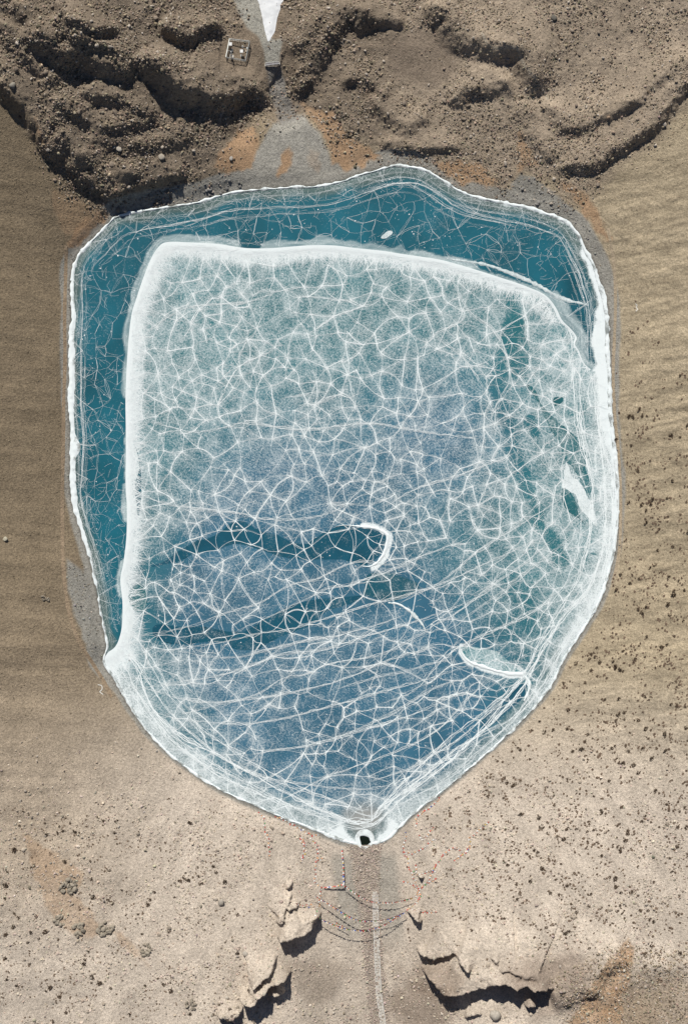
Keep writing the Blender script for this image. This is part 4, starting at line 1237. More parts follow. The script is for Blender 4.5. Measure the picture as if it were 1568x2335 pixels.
def d_mor(X, Y, s):
    m = ss(9, -5, MORF(X, Y) + 6 * fbm(X, Y, 9, 3, 85))
    flat = np.maximum(ss(2, -2, PLATF(X, Y)), ss(2, -2, CLEARF(X, Y)))
    fan = ss(2, -2, FANF(X, Y))
    return m * (1 - .93 * flat) * (1 - fan) * (.25 + .95 * ss(.35, .65, vn(X / 9, Y / 9, 3)))
def stone_cols(N, base, rng, sp=.28, pale=.06):
    c = np.asarray(base) * (1 + rng.normal(0, sp, (N, 1)).clip(-.6, .9))
    c = c * (1 + rng.normal(0, .04, (N, 3)))
    k = rng.random(N) < pale
    c[k] = np.array([.50, .44, .37]) * rng.uniform(.7, 1.15, (k.sum(), 1))
    return c.clip(.02, .8)
x, y, z = scatter(98000, (-140, 140, 85, 208), d_mor, r1)
sz = (.20 + .30 * r1.random(len(x)) ** 1.5 + .6 * r1.random(len(x)) ** 9) * np.where(x > 10, .72, .86)
o = rock_field('moraine_stones', np.stack([x, y, z + sz * .12], -1), sz, stone_cols(len(x), (.285, .232, .172), r1, .42, .10), r1)
tag(o, 'countless broken brown stones covering the moraine north of the lake', 'stones', kind='stuff')
# lower slopes: pale scree
def d_low(X, Y, s):
    w = ss(-70, -125, Y + .12 * np.abs(X))
    gd = np.abs(X - gully_x(Y))
    plain_ = ss(-128, -134, Y) * ss(5, 7, gd) * ss(15, 11, gd) * ss(-185, -165, Y)
    return w * (.12 + .75 * ss(.3, .7, vn(X / 8, Y / 8, 5))) * (1 - .85 * plain_) * ss(.5, 5, s)
x, y, z = scatter(56000, (-140, 140, -208, -55), d_low, r1)
sz = .16 + .27 * r1.random(len(x)) ** 2 + .5 * r1.random(len(x)) ** 12
o = rock_field('scree_stones', np.stack([x, y, z + sz * .1], -1), sz, stone_cols(len(x), (.47, .40, .325), r1, .26, .12), r1)
tag(o, 'pale scree stones strewn over the sandy slopes below the lake', 'stones', kind='stuff')
def d_side(X, Y, s):
    w = ss(70, 100, np.abs(X)) * ss(-105, -60, Y)
    return w * (1 - ss(3, -2, MORF(X, Y))) * ((.10 + .5 * ss(.45, .75, vn(X / 16, (Y - .16 * X) / 3.2, 6))) * (X > 0) + .75 * (X < 0)) * ss(1, 4, s)
x, y, z = scatter(60000, (-140, 140, -120, 170), d_side, r1)
sz = .12 + .16 * r1.random(len(x)) ** 2
cl = np.where((x > 0)[:, None], np.array([.33, .26, .18]), np.array([.225, .185, .125])) * (1 + r1.normal(0, .4, (len(x), 1))).clip(.4, 2.4)
o = rock_field('slope_stones', np.stack([x, y, z + sz * .1], -1), sz, cl.clip(.03, .7), r1)
tag(o, 'small brown stones lying on the steep side slopes', 'stones', kind='stuff')
def d_beach(X, Y, s):
    b1 = np.maximum.reduce([ss(.5, -1, sdist(X, Y, b)) for b in (BAY1, BAY2, BAY3, STRM)])
    rim = ss(3.2, 1.2, s) * .35 * ((X > 60) | (X < -70))
    return np.maximum(b1, rim)
x, y, z = scatter(60000, FRAME, d_beach, r1)
sz = .14 + .25 * r1.random(len(x)) ** 2 + .4 * r1.random(len(x)) ** 10
o = rock_field('beach_stones', np.stack([x, y, z + sz * .15], -1), sz, stone_cols(len(x), (.25, .24, .22), r1, .3, .05), r1)
tag(o, 'grey cobbles on the stony beach and in the inflow stream bed', 'stones', kind='stuff')
def d_gul(X, Y, s):
    gw = np.interp(-Y, [130, 140, 165, 205], [9, 6.5, 4.6, 5])
    gd = np.abs(X - gully_x(Y))
    return ss(gw, gw - 1.5, gd) * ss(-131, -134, Y)
x, y, z = scatter(40000, (-25, 40, -208, -130), d_gul, r1)
sz = .15 + .2 * r1.random(len(x)) ** 1.5
o = rock_field('gully_stones', np.stack([x, y, z + sz * .2], -1), sz, stone_cols(len(x), (.41, .345, .29), r1, .3, .18), r1)
tag(o, 'reddish and pale cobbles filling the outlet gully', 'stones', kind='stuff')
x, y, z = scatter(9000, (50, 140, -208, -165), lambda X, Y, s: ss(1, -3, sdist(X, Y, BRC)) * .9, r1)
sz = .2 + .32 * r1.random(len(x)) ** 2
o = rock_field('corner_stones', np.stack([x, y, z + sz * .15], -1), sz, stone_cols(len(x), (.29, .235, .17), r1, .32, .04), r1)
tag(o, 'dark stones on the shaded slope behind the southeast crest', 'stones', kind='stuff')

# single boulders
LM = {}
for k_, v_ in {'the weather station fence': (950, 200), 'the snow tongue': (1090, 60), 'the footbridge': (1095, 262), 'the western slope edge': (120, 420), 'the northwest beach': (560, 760), 'the orange soil by the fan': (930, 600),
     'the gravel flat': (1680, 230), 'the pale crest track': (2060, 200), 'the northeast orange soil': (1850, 690), 'the northeast stony bay': (2120, 720), 'the eastern crest ridge': (2450, 560), 'the smooth northeast moraine': (2450, 200), 'the inflow ravine': (1120, 420),
     'the flag strings': (1300, 3560), 'the outlet hole': (1440, 3420), 'the largest western rock fin': (1220, 3720), 'the lowest western rock fins': (1050, 3960), 'the orange rise with outcrops': (320, 3640), 'the southwest shore': (600, 3000), 'the broken outcrop on the spur': (588, 3800),
     'the long eastern cliff': (1950, 3930), 'the tangled eastern flags': (1680, 3520), 'the southeast shore': (1950, 3000), 'the southeast crest': (2450, 3750), 'the eastern foot track': (2480, 1700), 'the stray cream ribbon': (2540, 1230), 'the bend of the eastern shore': (2420, 2350)}.items():
    LM[k_] = PS([v_])[0]
def nearest(x, y):
    f_ = CAMH / (CAMH - float(hz(x, y)))
    return min(LM, key=lambda q_: (LM[q_][0] - x * f_) ** 2 + (LM[q_][1] - y * f_) ** 2)
BV = []
for i in range(8):
    v, f = rock_shape(100 + i, 2)
    m = fast_mesh('boulder', v, f); m.materials.append(M_ROCKO); BV.append(m)
r2 = np.random.default_rng(31)
def boulder(x, y, size, col, label, group, sink=.25):
    o = link('boulder', BV[int(r2.integers(0, len(BV)))])
    o.location = (x, y, float(hz(x, y)) + size * (.55 - sink))
    o.rotation_euler = (r2.uniform(-.3, .3), r2.uniform(-.3, .3), r2.uniform(0, 6.28))
    o.scale = (size * r2.uniform(.8, 1.25), size * r2.uniform(.8, 1.25), size * r2.uniform(.7, 1.0))
    o.color = (*col, 1)
    tag(o, label, 'boulder', group)
    return o
def boulders(n, box, dens, lo, hi, base, label, group, pale=.2):
    k = 0
    while k < n:
        x, y, z = scatter(400, box, dens, r2)
        for xx, yy in zip(x, y):
            if k >= n: break
            c = np.asarray(base) * r2.uniform(.7, 1.3)
            if r2.random() < pale: c = np.array([.46, .40, .33]) * r2.uniform(.8, 1.1)
            q_ = r2.random() ** 2.2
            sw = 'large' if q_ > .5 else ('midsize' if q_ > .15 else 'small')
            boulder(xx, yy, lo + (hi - lo) * q_, c, label % (sw, 'pale' if c[0] > .36 else 'dark' if c[0] < .2 else 'brown', nearest(xx, yy)), group); k += 1
WM = (-140, -30, 110, 205); EM = (15, 140, 110, 205)
boulders(75, WM, d_mor, .6, 1.25, (.24, .195, .15), '%s %s boulder on the west moraine near %s', 'boulders on the western moraine')
boulders(65, EM, d_mor, .55, 1.15, (.25, .205, .16), '%s %s boulder on the east moraine near %s', 'boulders on the eastern moraine')
boulders(55, (-130, 8, -205, -95), d_low, .5, 1.0, (.40, .34, .27), '%s %s boulder on the southwest scree near %s', 'boulders on the southwest scree', .3)
boulders(55, (15, 135, -205, -95), d_low, .45, .9, (.40, .34, .27), '%s %s boulder on the southeast scree near %s', 'boulders on the southeast scree', .3)
boulders(30, (60, 115, 90, 140), lambda X, Y, s: ss(.5, -1, sdist(X, Y, BAY2)), .4, .8, (.27, .26, .24), '%s %s grey cobble beach boulder by %s', 'boulders in the northeast bay')
boulders(18, (-70, -38, 112, 140), lambda X, Y, s: ss(.5, -1, sdist(X, Y, BAY1)), .4, .85, (.2, .195, .185), '%s %s grey boulder among cobbles by %s', 'boulders in the northwest bay')
def one(sx, sy, size, col, label):
    p = ortho(PS([(sx, sy)]))[0]
    boulder(p[0], p[1], size, col, label, None)
one(52, 345, 1.5, (.27, .25, .21), 'largest angular boulder on the western edge of the moraine')
one(478, 595, 1.2, (.42, .38, .32), 'pale blocky boulder in the middle of the dark western moraine')
one(462, 588, .9, (.40, .36, .30), 'smaller pale block beside the blocky boulder of the western moraine')
one(648, 628, 1.2, (.38, .34, .28), 'lone pale boulder low on the dark western moraine')
one(926, 635, 1.0, (.40, .37, .33), 'pale boulder casting a dark shadow on the orange soil')
one(22, 2157, 1.0, (.42, .39, .30), 'isolated cream coloured boulder on the brown western slope')
one(2212, 72, 1.2, (.14, .13, .11), 'lone dark boulder on the smooth northeast moraine')
one(885, 3612, 1.9, (.40, .36, .30), 'long pale boulder on the scree west of the flag strings')
one(980, 3812, 1.1, (.42, .38, .32), 'pale boulder beside the upper shadowed rock fin')
one(908, 3990, 1.1, (.46, .41, .34), 'rounded tan boulder near the lowest rock fins')
one(1975, 4060, 2.4, (.42, .38, .32), 'big rounded boulder below the eastern cliff')

# rock outcrops on the southwest rise (blocks that broke out of the slope, each block a part)
def outcrop(sx, sy, r_, n, label, seed):
    rr = np.random.default_rng(seed)
    c = ortho(PS([(sx, sy)]))[0]
    e_ = empty('rock_outcrop', (c[0], c[1], c[2]))
    tag(e_, label, 'rock outcrop', None)
    for i in range(int(n * 2.4)):
        a = rr.uniform(0, 6.28); d = r_ * math.sqrt(rr.random()) * .85
        dx, dy = math.cos(a) * d, math.sin(a) * d
        o = link('block', BV[int(rr.integers(0, 8))], None, e_)
        s_ = r_ * rr.uniform(.13, .36)
        o.location = (dx, dy, float(hz(c[0] + dx, c[1] + dy)) - c[2] + s_ * .45)
        o.scale = (s_ * 1.2, s_ * .9, s_ * rr.uniform(.8, 1.5)); o.rotation_euler = (rr.uniform(-.4, .4), rr.uniform(-.4, .4), rr.uniform(0, 6.28))
        k = rr.uniform(.8, 1.2)
        o.color = (.30 * k, .262 * k, .205 * k, 1)
outcrop(275, 3545, 3.4, 13, 'largest craggy grey rock outcrop on the orange southwest rise', 1)
outcrop(240, 3682, 2.7, 9, 'small cracked outcrop at the western end of the orange rise', 2)
outcrop(315, 3718, 2.9, 10, 'rounded outcrop in the middle of the row on the orange rise', 3)
outcrop(424, 3718, 3.2, 11, 'craggy outcrop ringed by dark shrubs at the eastern end of the row', 4)
outcrop(588, 3800, 2.6, 9, 'broken outcrop on the tip of the orange spur', 5)
outcrop(762, 4018, 2.4, 7, 'low slotted outcrop above the western rock fins', 6)
outcrop(187, 2390, 2.0, 6, 'small dark outcrop on the brown western slope', 7)

# ------------------------------------------------------------------ dry dwarf shrubs
def shrub_shape(seed):
    r = np.random.default_rng(seed)
    vs_, fs_ = [], []
    n = 26
    for i in range(n):                     # short stiff twigs and leaf sprays
        a = r.uniform(0, 6.28); rad = math.sqrt(r.random()) * .85
        bx, by = math.cos(a) * rad, math.sin(a) * rad
        h = r.uniform(.35, .75) * (1.15 - rad * .6)
        d = r.uniform(.16, .34); b = r.uniform(0, 6.28)
        dx, dy = math.cos(b) * d, math.sin(b) * d
        k = len(vs_)
        vs_ += [(bx - dx, by - dy, 0), (bx + dx, by + dy, 0.02), (bx + dx * .6 + bx * .25, by + dy * .6 + by * .25, h), (bx - dx * .6 + bx * .2, by - dy * .6 - dx * .4, h * .9)]
        fs_ += [(k, k + 1, k + 2), (k, k + 2, k + 3)]
        k = len(vs_)
        vs_ += [(bx - dy * 1.2, by + dx * 1.2, h * .5), (bx + dy * 1.2, by - dx * 1.2, h * .55), (bx + dx * .7, by + dy * .7, h * 1.02)]
        fs_ += [(k, k + 1, k + 2)]
    return np.array(vs_, float), np.array(fs_)
SHP = [shrub_shape(i) for i in range(6)]
SHM = []
for v, f in SHP:
    m = fast_mesh('dwarf_shrub', v, f); m.materials.append(M_SHRUB); SHM.append(m)
def d_shrubE(X, Y, s):
    w = ss(70, 90, X) * ss(75, -15, Y) * ss(-182, -140, Y) + ss(20, 60, X) * ss(-70, -95, Y) * ss(-195, -150, Y)
    cl = ss(.34, .60, vn((X - .4 * Y) / 9, (Y + .5 * X) / 2.6, 3) * .6 + vn(X / 1.8, Y / 1.6, 4) * .4)
    w2 = .55 * ss(98, 112, X) * ss(110, 60, Y) * ss(.45, .6, vn(X / 9, (Y - .16 * X) / 1.6, 2))
    return np.clip(w, 0, 1) * (.05 + .95 * cl) * ss(2.5, 6, s) + w2 * cl
def d_shrubW(X, Y, s):
    w = ss(-30, -60, X) * ss(-110, -130, Y)
    cl = ss(.5, .66, vn(X / 7, Y / 7, 5) * .6 + vn(X / 2.6, Y / 2.6, 6) * .4)
    return w * (.06 + .8 * cl) * ss(3, 8, s)
r3 = np.random.default_rng(41)
def shrub_things(n, box, dens, label, group, lo, hi):
    k = 0; out = []
    while k < n:
        x, y, z = scatter(500, box, dens, r3)
        for xx, yy, zz in zip(x, y, z):
            if k >= n: break
            o = link('dwarf_shrub', SHM[int(r3.integers(0, 6))])
            s_ = lo + (hi - lo) * r3.random() ** 2
            o.location = (xx, yy, zz - .02); o.rotation_euler = (0, 0, r3.uniform(0, 6.28)); o.scale = (s_ * r3.uniform(.85, 1.3), s_ * r3.uniform(.8, 1.1), s_ * .8)
            kk = r3.uniform(.7, 1.35)
            o.color = (.125 * kk, .09 * kk, .062 * kk, 1)
            tag(o, label % ('large' if s_ > lo + .55 * (hi - lo) else 'midsize' if s_ > lo + .18 * (hi - lo) else 'small', 'dark' if kk < 1 else 'brown', nearest(xx, yy)), 'shrub', group); k += 1
shrub_things(175, (60, 138, -190, 60), d_shrubE, '%s %s dwarf shrub on the eastern slope near %s', 'shrubs on the eastern slope', .7, 1.2)
shrub_things(125, (-138, -25, -205, -115), d_shrubW, '%s %s dwarf shrub on the southwest slope near %s', 'shrubs on the southwest slope', .6, 1.15)
def tuft_shape(seed):
    r = np.random.default_rng(seed); vs_, fs_ = [], []
    for i in range(7):                     # a dense cushion of short leaf sprays
        a = i * .9 + r.uniform(-.3, .3); rad = .15 + .4 * r.random()
        bx, by = math.cos(a) * rad, math.sin(a) * rad; h = r.uniform(.35, .6); w_ = r.uniform(.3, .5)
        k = len(vs_)
        for t in range(4):
            b = a + t * 1.571; vs_.append((bx + math.cos(b) * w_, by + math.sin(b) * w_, .05 + .1 * r.random()))
        vs_.append((bx, by, h))
        fs_ += [(k + t, k + (t + 1) % 4, k + 4) for t in range(4)]
    return np.array(vs_), np.array(fs_)
TUF = [tuft_shape(50 + i) for i in range(5)]
def shrub_mass(name, N, box, dens, label, lo, hi, clump=5, spread=1.1):
    cx, cy, _ = scatter(N, box, dens, r3)
    x, y = [], []
    for a, b in zip(cx, cy):               # tufts stand in small groups drawn out down the slope
        k = 1 + int(r3.integers(0, clump) * r3.random())
        dn = np.array([a, b + 40.0]); dn = dn / np.linalg.norm(dn)
        o1 = r3.normal(0, spread * 1.3, k); o2 = r3.normal(0, spread * .55, k)
        x.append(a + dn[0] * o1 - dn[1] * o2); y.append(b + dn[1] * o1 + dn[0] * o2)
    x = np.concatenate(x); y = np.concatenate(y)
    m = SD(x, y) > 2.2
    x, y = x[m], y[m]; z = hz(x, y)
    vs_, fs_, cs_ = [], [], []
    k = 0
    for i, (xx, yy, zz) in enumerate(zip(x, y, z)):
        v, f = TUF[i % 5]
        s_ = lo + (hi - lo) * r3.random() ** 2
        a = r3.uniform(0, 6.28); c_, n_ = math.cos(a), math.sin(a)
        vs_.append(np.stack([(v[:, 0] * c_ - v[:, 1] * n_) * s_ + xx, (v[:, 0] * n_ + v[:, 1] * c_) * s_ + yy, v[:, 2] * s_ + zz - .04], -1)); fs_.append(f + k); k += len(v)
        cs_.append(np.array([.125, .09, .064]) * r3.uniform(.75, 1.7) * np.ones((len(v), 1)))
    o = link(name, fast_mesh(name, np.vstack(vs_), np.vstack(fs_), False, np.vstack(cs_)), M_SHRUBS)
    tag(o, label, 'shrubs', kind='stuff')
shrub_mass('small_shrubs', 6000, (20, 138, -200, 90), d_shrubE, 'scattered small dark tufts over the eastern and southeastern slope', .32, .8, 8, 1.2)
shrub_mass('small_shrubs', 4200, (-138, -20, -206, -100), d_shrubW, 'scattered small dark tufts over the southwestern slope', .28, .6, 5, 1.0)
shrub_mass('small_shrubs', 700, (-140, 140, 100, 206), lambda X, Y, s: (ss(0, -2, PLATF(X, Y)) + ss(0, -2, CLEARF(X, Y))).clip(0, 1) * .5, 'tiny dark tufts on the gravel flats of the moraine', .2, .4)

# ------------------------------------------------------------------ weather station
def tube(p0, p1, r0, r1=None, n=8, v=None, f=None):
    p0, p1 = Vector(p0), Vector(p1); r1 = r0 if r1 is None else r1
    d = (p1 - p0).normalized(); up = Vector((0, 0, 1)) if abs(d.z) < .9 else Vector((1, 0, 0))
    a = d.cross(up).normalized(); b = d.cross(a)
    k = len(v)
    for p, r_ in ((p0, r0), (p1, r1)):
        for i in range(n):
            t = 2 * math.pi * i / n
            v.append(tuple(p + a * math.cos(t) * r_ + b * math.sin(t) * r_))
    for i in range(n):
        j = (i + 1) % n
        f.append((k + i, k + j, k + n + j, k + n + i))
    f.append(tuple(range(k, k + n))[::-1]); f.append(tuple(range(k + n, k + 2 * n)))
def boxv(c, s, v, f, rz=0):
    k = len(v); cs, sn = math.cos(rz), math.sin(rz)
    for z in (-.5, .5):
        for x, y in ((-.5, -.5), (.5, -.5), (.5, .5), (-.5, .5)):
            X, Y = x * s[0], y * s[1]
            v.append((c[0] + X * cs - Y * sn, c[1] + X * sn + Y * cs, c[2] + z * s[2]))
    f += [(k, k + 3, k + 2, k + 1), (k + 4, k + 5, k + 6, k + 7)] + [(k + i, k + (i + 1) % 4, k + 4 + (i + 1) % 4, k + 4 + i) for i in range(4)]
def part(name, mat, parent, fn):
    v, f = [], []
    fn(v, f)
    m = bpy.data.meshes.new(name); m.from_pydata(v, [], f); m.update()
    return link(name, m, mat, parent)
Z3 = lambda p: PS([(780 + a * .3189, b * .3189) for a, b in p])
fc = ortho(Z3([(438,505),(688,535),(637,775),(392,735)]))
base = fc.mean(0)
fence = empty('wire_fence', tuple(base)); tag(fence, 'square galvanised wire fence round the weather station', 'fence')
FH = 1.7
def loc(p, dz=0): return (p[0] - base[0], p[1] - base[1], float(hz(p[0], p[1])) - base[2] + dz)
pts = []
for i in range(4):
    a, b = fc[i], fc[(i + 1) % 4]
    for k in range(4): pts.append(a + (b - a) * k / 4)
for p in pts:
    part('post', M_STEEL, fence, lambda v, f: tube(loc(p, -.3), loc(p, FH), .07, .07, 6, v, f))
for i in range(4):
    a, b = fc[i], fc[(i + 1) % 4]
    part('top_rail', M_STEEL, fence, lambda v, f: tube(loc(a, FH + .04), loc(b, FH + .04), .14, .14, 6, v, f))
    part('bottom_rail', M_STEEL, fence, lambda v, f: tube(loc(a, .25), loc(b, .25), .05, .05, 5, v, f))
    def net(v, f):
        L = np.linalg.norm((b - a)[:2]); n_ = int(L / .22)
        for k in range(1, n_):
            q_ = a + (b - a) * k / n_
            tube(loc(q_, .25), loc(q_, FH), .018, .018, 3, v, f)
        for hh in (.6, .95, 1.3): tube(loc(a, hh), loc(b, hh), .016, .016, 3, v, f)
    o = part('wire_net', M_STEEL, fence, net); o['kind'] = 'stuff'
# wind mast with cross arm, cups and vane, guy wires
mp = ortho(Z3([(462,708)]))[0]; MH = 6.6
mast = empty('wind_mast', tuple(mp)); tag(mast, 'tall wind mast with white instruments casting a long thin shadow', 'mast')
part('pole', M_STEEL, mast, lambda v, f: tube((0, 0, -.2), (0, 0, MH), .13, .08, 8, v, f))
part('cross_arm', M_STEEL, mast, lambda v, f: tube((-.9, 0, MH - .15), (.9, 0, MH - .15), .05, .05, 6, v, f))
an_ = part('anemometer', M_WHITE, mast, lambda v, f: tube((-.9, 0, MH - .15), (-.9, 0, MH + .25), .04, .04, 6, v, f))
for k in range(3):
    t = k * 2.094
    def cup(v, f):
        tube((-.9, 0, MH + .2), (-.9 + .3 * math.cos(t), .3 * math.sin(t), MH + .2), .02, .02, 4, v, f)
        tube((-.9 + .3 * math.cos(t), .3 * math.sin(t), MH + .12), (-.9 + .3 * math.cos(t), .3 * math.sin(t), MH + .28), .12, .05, 6, v, f)
    part('cup', M_WHITE, an_, cup)
def vane(v, f):
    tube((.9, 0, MH - .15), (.9, 0, MH + .25), .04, .04, 6, v, f)
    tube((.9, -.4, MH + .25), (.9, .4, MH + .25), .03, .03, 5, v, f)
    boxv((.9, .45, MH + .25), (.04, .35, .35), v, f)
part('wind_vane', M_WHITE, mast, vane)
part('logger_box', M_WHITE, mast, lambda v, f: boxv((.0, -.22, 1.6), (.7, .35, .9), v, f))
part('solar_panel', M_DARKM, mast, lambda v, f: boxv((0, .35, 2.6), (.9, .5, .06), v, f))
part('sensor_shield', M_WHITE, mast, lambda v, f: [tube((.0, .55, 3.3 + .14 * k), (.0, .55, 3.38 + .14 * k), .22, .16, 8, v, f) for k in range(5)])
for t in (.5, 2.6, 4.7):
    part('guy_wire', M_STEEL, mast, lambda v, f: tube((0, 0, MH * .8), (1.4 * math.cos(t), 1.4 * math.sin(t), 0), .018, .018, 4, v, f))
part('footing', M_SLAB, mast, lambda v, f: boxv((0, 0, .08), (1.6, 1.0, .22), v, f))
def shelter(zx, zy, label, name, hgt=1.5, w=.75):
    p = ortho(Z3([(zx, zy)]))[0]
    e_ = empty(name, tuple(p)); tag(e_, label, 'instrument')
    for sx in (-1, 1):
        for sy in (-1, 1):
            part('leg', M_WHITE, e_, lambda v, f: tube((sx * w * .42, sy * w * .42, -.1), (sx * w * .36, sy * w * .36, hgt), .05, .05, 5, v, f))
    bx_ = part('box', M_WHITE, e_, lambda v, f: boxv((0, 0, hgt + .33), (w, w, .66), v, f))
    for k in range(4):
        part('louvre', M_WHITE, bx_, lambda v, f: boxv((0, 0, hgt + .1 + k * .15), (w + .07, w + .07, .05), v, f))
    part('roof', M_WHITE, e_, lambda v, f: boxv((0, 0, hgt + .74), (w + .3, w + .3, .1), v, f))
    return e_
shelter(450, 575, 'white louvred instrument shelter in the northwest corner of the fence', 'instrument_shelter', 1.4, .95)
shelter(590, 665, 'white louvred instrument shelter in the middle of the fenced plot', 'instrument_shelter', 1.5, .9)
def gauge(zx, zy, label, h, r_):
    p = ortho(Z3([(zx, zy)]))[0]
    e_ = empty('rain_gauge', tuple(p)); tag(e_, label, 'rain gauge')
    part('stand', M_STEEL, e_, lambda v, f: tube((0, 0, -.1), (0, 0, h * .55), .06, .06, 6, v, f))
    part('cylinder', M_WHITE, e_, lambda v, f: tube((0, 0, h * .5), (0, 0, h), r_, r_, 12, v, f))
    part('rim', M_STEEL, e_, lambda v, f: tube((0, 0, h), (0, 0, h + .06), r_ * 1.15, r_ * 1.15, 12, v, f))
    part('base_plate', M_SLAB, e_, lambda v, f: boxv((0, 0, .04), (.8, .8, .12), v, f))
gauge(600, 590, 'slim white rain gauge in the northeast part of the fenced plot', 1.3, .16)
gauge(582, 700, 'low white rain gauge just south of the middle shelter', .9, .26)
gauge(655, 610, 'white rain gauge standing against the eastern side of the fence', 1.0, .22)
# paved strip under the western instruments
pv = empty('paved_strip', tuple(ortho(Z3([(455, 680)]))[0])); tag(pv, 'strip of pale concrete slabs under the wind mast', 'paving')
for k in range(6):
    p = ortho(Z3([(470 - k * 6, 620 + k * 19)]))[0]
    o = part('slab', M_SLAB, pv, lambda v, f: boxv((0, 0, 0), (.85, .52, .12), v, f))
    o.location = (p[0] - pv.location.x - .35, p[1] - pv.location.y, p[2] - pv.location.z + .05)

# ------------------------------------------------------------------ footbridge over the inflow stream
ba, bb = ortho(Z3([(892,822),(1052,802)]))
mid = (ba + bb) / 2; L = np.linalg.norm((bb - ba)[:2]); rz = math.atan2(bb[1] - ba[1], bb[0] - ba[0])
br = empty('footbridge', (mid[0], mid[1], max(ba[2], bb[2], mid[2]) + 1.0), rz); tag(br, 'small plank footbridge with white rail over the inflow stream', 'footbridge')
M_PLANK = plain('weathered_planks', (.20, .19, .2), .85, .25, 3)
npk = 11
for k in range(npk):
    o = part('plank', M_PLANK, br, lambda v, f: boxv((-L / 2 + (k + .5) * L / npk, 0, 0), (L / npk - .04, .85, .09), v, f))
for sy in (-1, 1):
    part('beam', M_DARKM, br, lambda v, f: boxv((0, sy * .34, -.16), (L + .5, .14, .22), v, f))
    for k in range(4):
        part('rail_post', M_WHITE, br, lambda v, f: tube((-L / 2 + .1 + k * (L - .2) / 3, sy * .42, 0), (-L / 2 + .1 + k * (L - .2) / 3, sy * .42, .95), .04, .04, 6, v, f))
    part('hand_rail', M_WHITE, br, lambda v, f: tube((-L / 2 - .1, sy * .42, .95), (L / 2 + .1, sy * .42, .95), .07, .07, 6, v, f))
for sx in (-1, 1):
    part('abutment', M_SLAB, br, lambda v, f: boxv((sx * (L / 2 + .1), 0, -.75), (.7, 1.1, 1.0), v, f))

# ------------------------------------------------------------------ prayer flags
FC = [(.78, .78, .76), (.66, .10, .08), (.80, .42, .22), (.06, .14, .50), (.78, .78, .76), (.62, .16, .14), (.80, .52, .30), (.10, .35, .14), (.80, .60, .15)]
FMAT = [plain('flag_cloth_%d' % i, c, .85, .1, 4) for i, c in enumerate(FC)]
def flag_mesh(seed):
    r = random.Random(seed)
    v = []; n = 4
    for i in range(n):
        for j in range(3):
            v.append((.30 * (i / (n - 1) - .5) * 2, r.uniform(-.05, .05) * j + .10 * j * math.sin(i * 1.3 + seed), -.25 * j))
    f = [(i * 3 + j, (i + 1) * 3 + j, (i + 1) * 3 + j + 1, i * 3 + j + 1) for i in range(n - 1) for j in range(2)]
    m = bpy.data.meshes.new('flag'); m.from_pydata(v, [], f); m.update()
    return m
FM = []
for ci in range(len(FC)):
    FM.append([])
    for s_ in range(3):
        m = flag_mesh(s_ * 3 + 1); m.materials.append(FMAT[ci]); FM[-1].append(m)
rf = random.Random(5)
def flag_string(pts, label, heights=None, warm=False, ground_=False, spacing=.62, group=None, size=1.0):
    """pts: survey metres of the string itself; heights: metres above ground along it"""
    p = np.asarray(pts)
    hh = np.zeros(len(p)) + .12 if heights is None else np.interp(np.linspace(0, 1, len(p)), np.linspace(0, 1, len(heights)), heights)
    c = crom(np.c_[p, hh], 6)
    if ground_:
        g = ortho(c[:, :2], 0.1); w = np.c_[g[:, :2], g[:, 2] + c[:, 2]]
    else:
        # ends are tied to the rocks; between them the rope hangs free
        e0 = ortho(c[:1, :2], hh[0])[0]; e1 = ortho(c[-1:, :2], hh[-1])[0]
        zz = np.linspace(e0[2] + hh[0], e1[2] + hh[-1], len(c)) - 4 * (heights[1] if len(heights) > 2 else 1.2) * (lambda t: t * (1 - t))(np.linspace(0, 1, len(c)))
        k = (CAMH - zz) / CAMH
        w = np.c_[c[:, 0] * k, c[:, 1] * k, zz]
        w[:, 2] = np.maximum(w[:, 2], hz(w[:, 0], w[:, 1]) + .6)
    w = resample(w, .3)
    root = empty('prayer_flag_string', tuple(w[0])); tag(root, label, 'prayer flags', group)
    def rope(v, f):
        q_ = w[::4] - w[0]
        for a, b in zip(q_[:-1], q_[1:]): tube(a, b, .06, .06, 4, v, f)
    part('rope', M_ROPE, root, rope)
    fl = resample(w, spacing)
    d = np.gradient(fl, axis=0)
    seq = [0, 1, 4, 2, 0, 5, 4, 6, 0, 1] if warm else [3, 0, 1, 7, 2, 0, 5, 3, 4, 6]
    for i in range(1, len(fl) - 1):
        ci = seq[i % len(seq)] if rf.random() < .8 else rf.randrange(len(FC))
        o = link('flag', FM[ci][i % 3], None, root)
        o.location = tuple(fl[i] - w[0])
        yaw = math.atan2(d[i, 1], d[i, 0])
        tilt = rf.uniform(1.1, 1.7) if ground_ else rf.uniform(.75, 1.3)     # wind lifts the cloth
        o.rotation_euler = (tilt * (1 if ground_ and rf.random() < .5 else -1), 0, yaw + rf.uniform(-.2, .2))
        k = rf.uniform(.8, 1.15) * size
        o.scale = (k, k, k)
        if ground_: o.location.z += .06
Z4 = lambda p: Z(p, 1150, 3300, .3827)
Z3b = lambda p: Z(p, 1000, 3100, .6378)
flag_string(Z4([(575,240),(580,330),(588,420),(590,540),(595,628)]), 'taut flag string running from the outlet shore to the lone post', [.4, .0, 2.8])
flag_string(Z4([(595,628),(480,652),(372,662)]), 'short flag string between the lone post and the western rocks', [2.8, .5, .8])
flag_string(Z4([(598,632),(700,705),(800,765),(890,800),(1060,808),(1160,797),(1312,760)]), 'northernmost flag string across the outlet gully', [3.2, .2, 3.0], True, size=1.15)
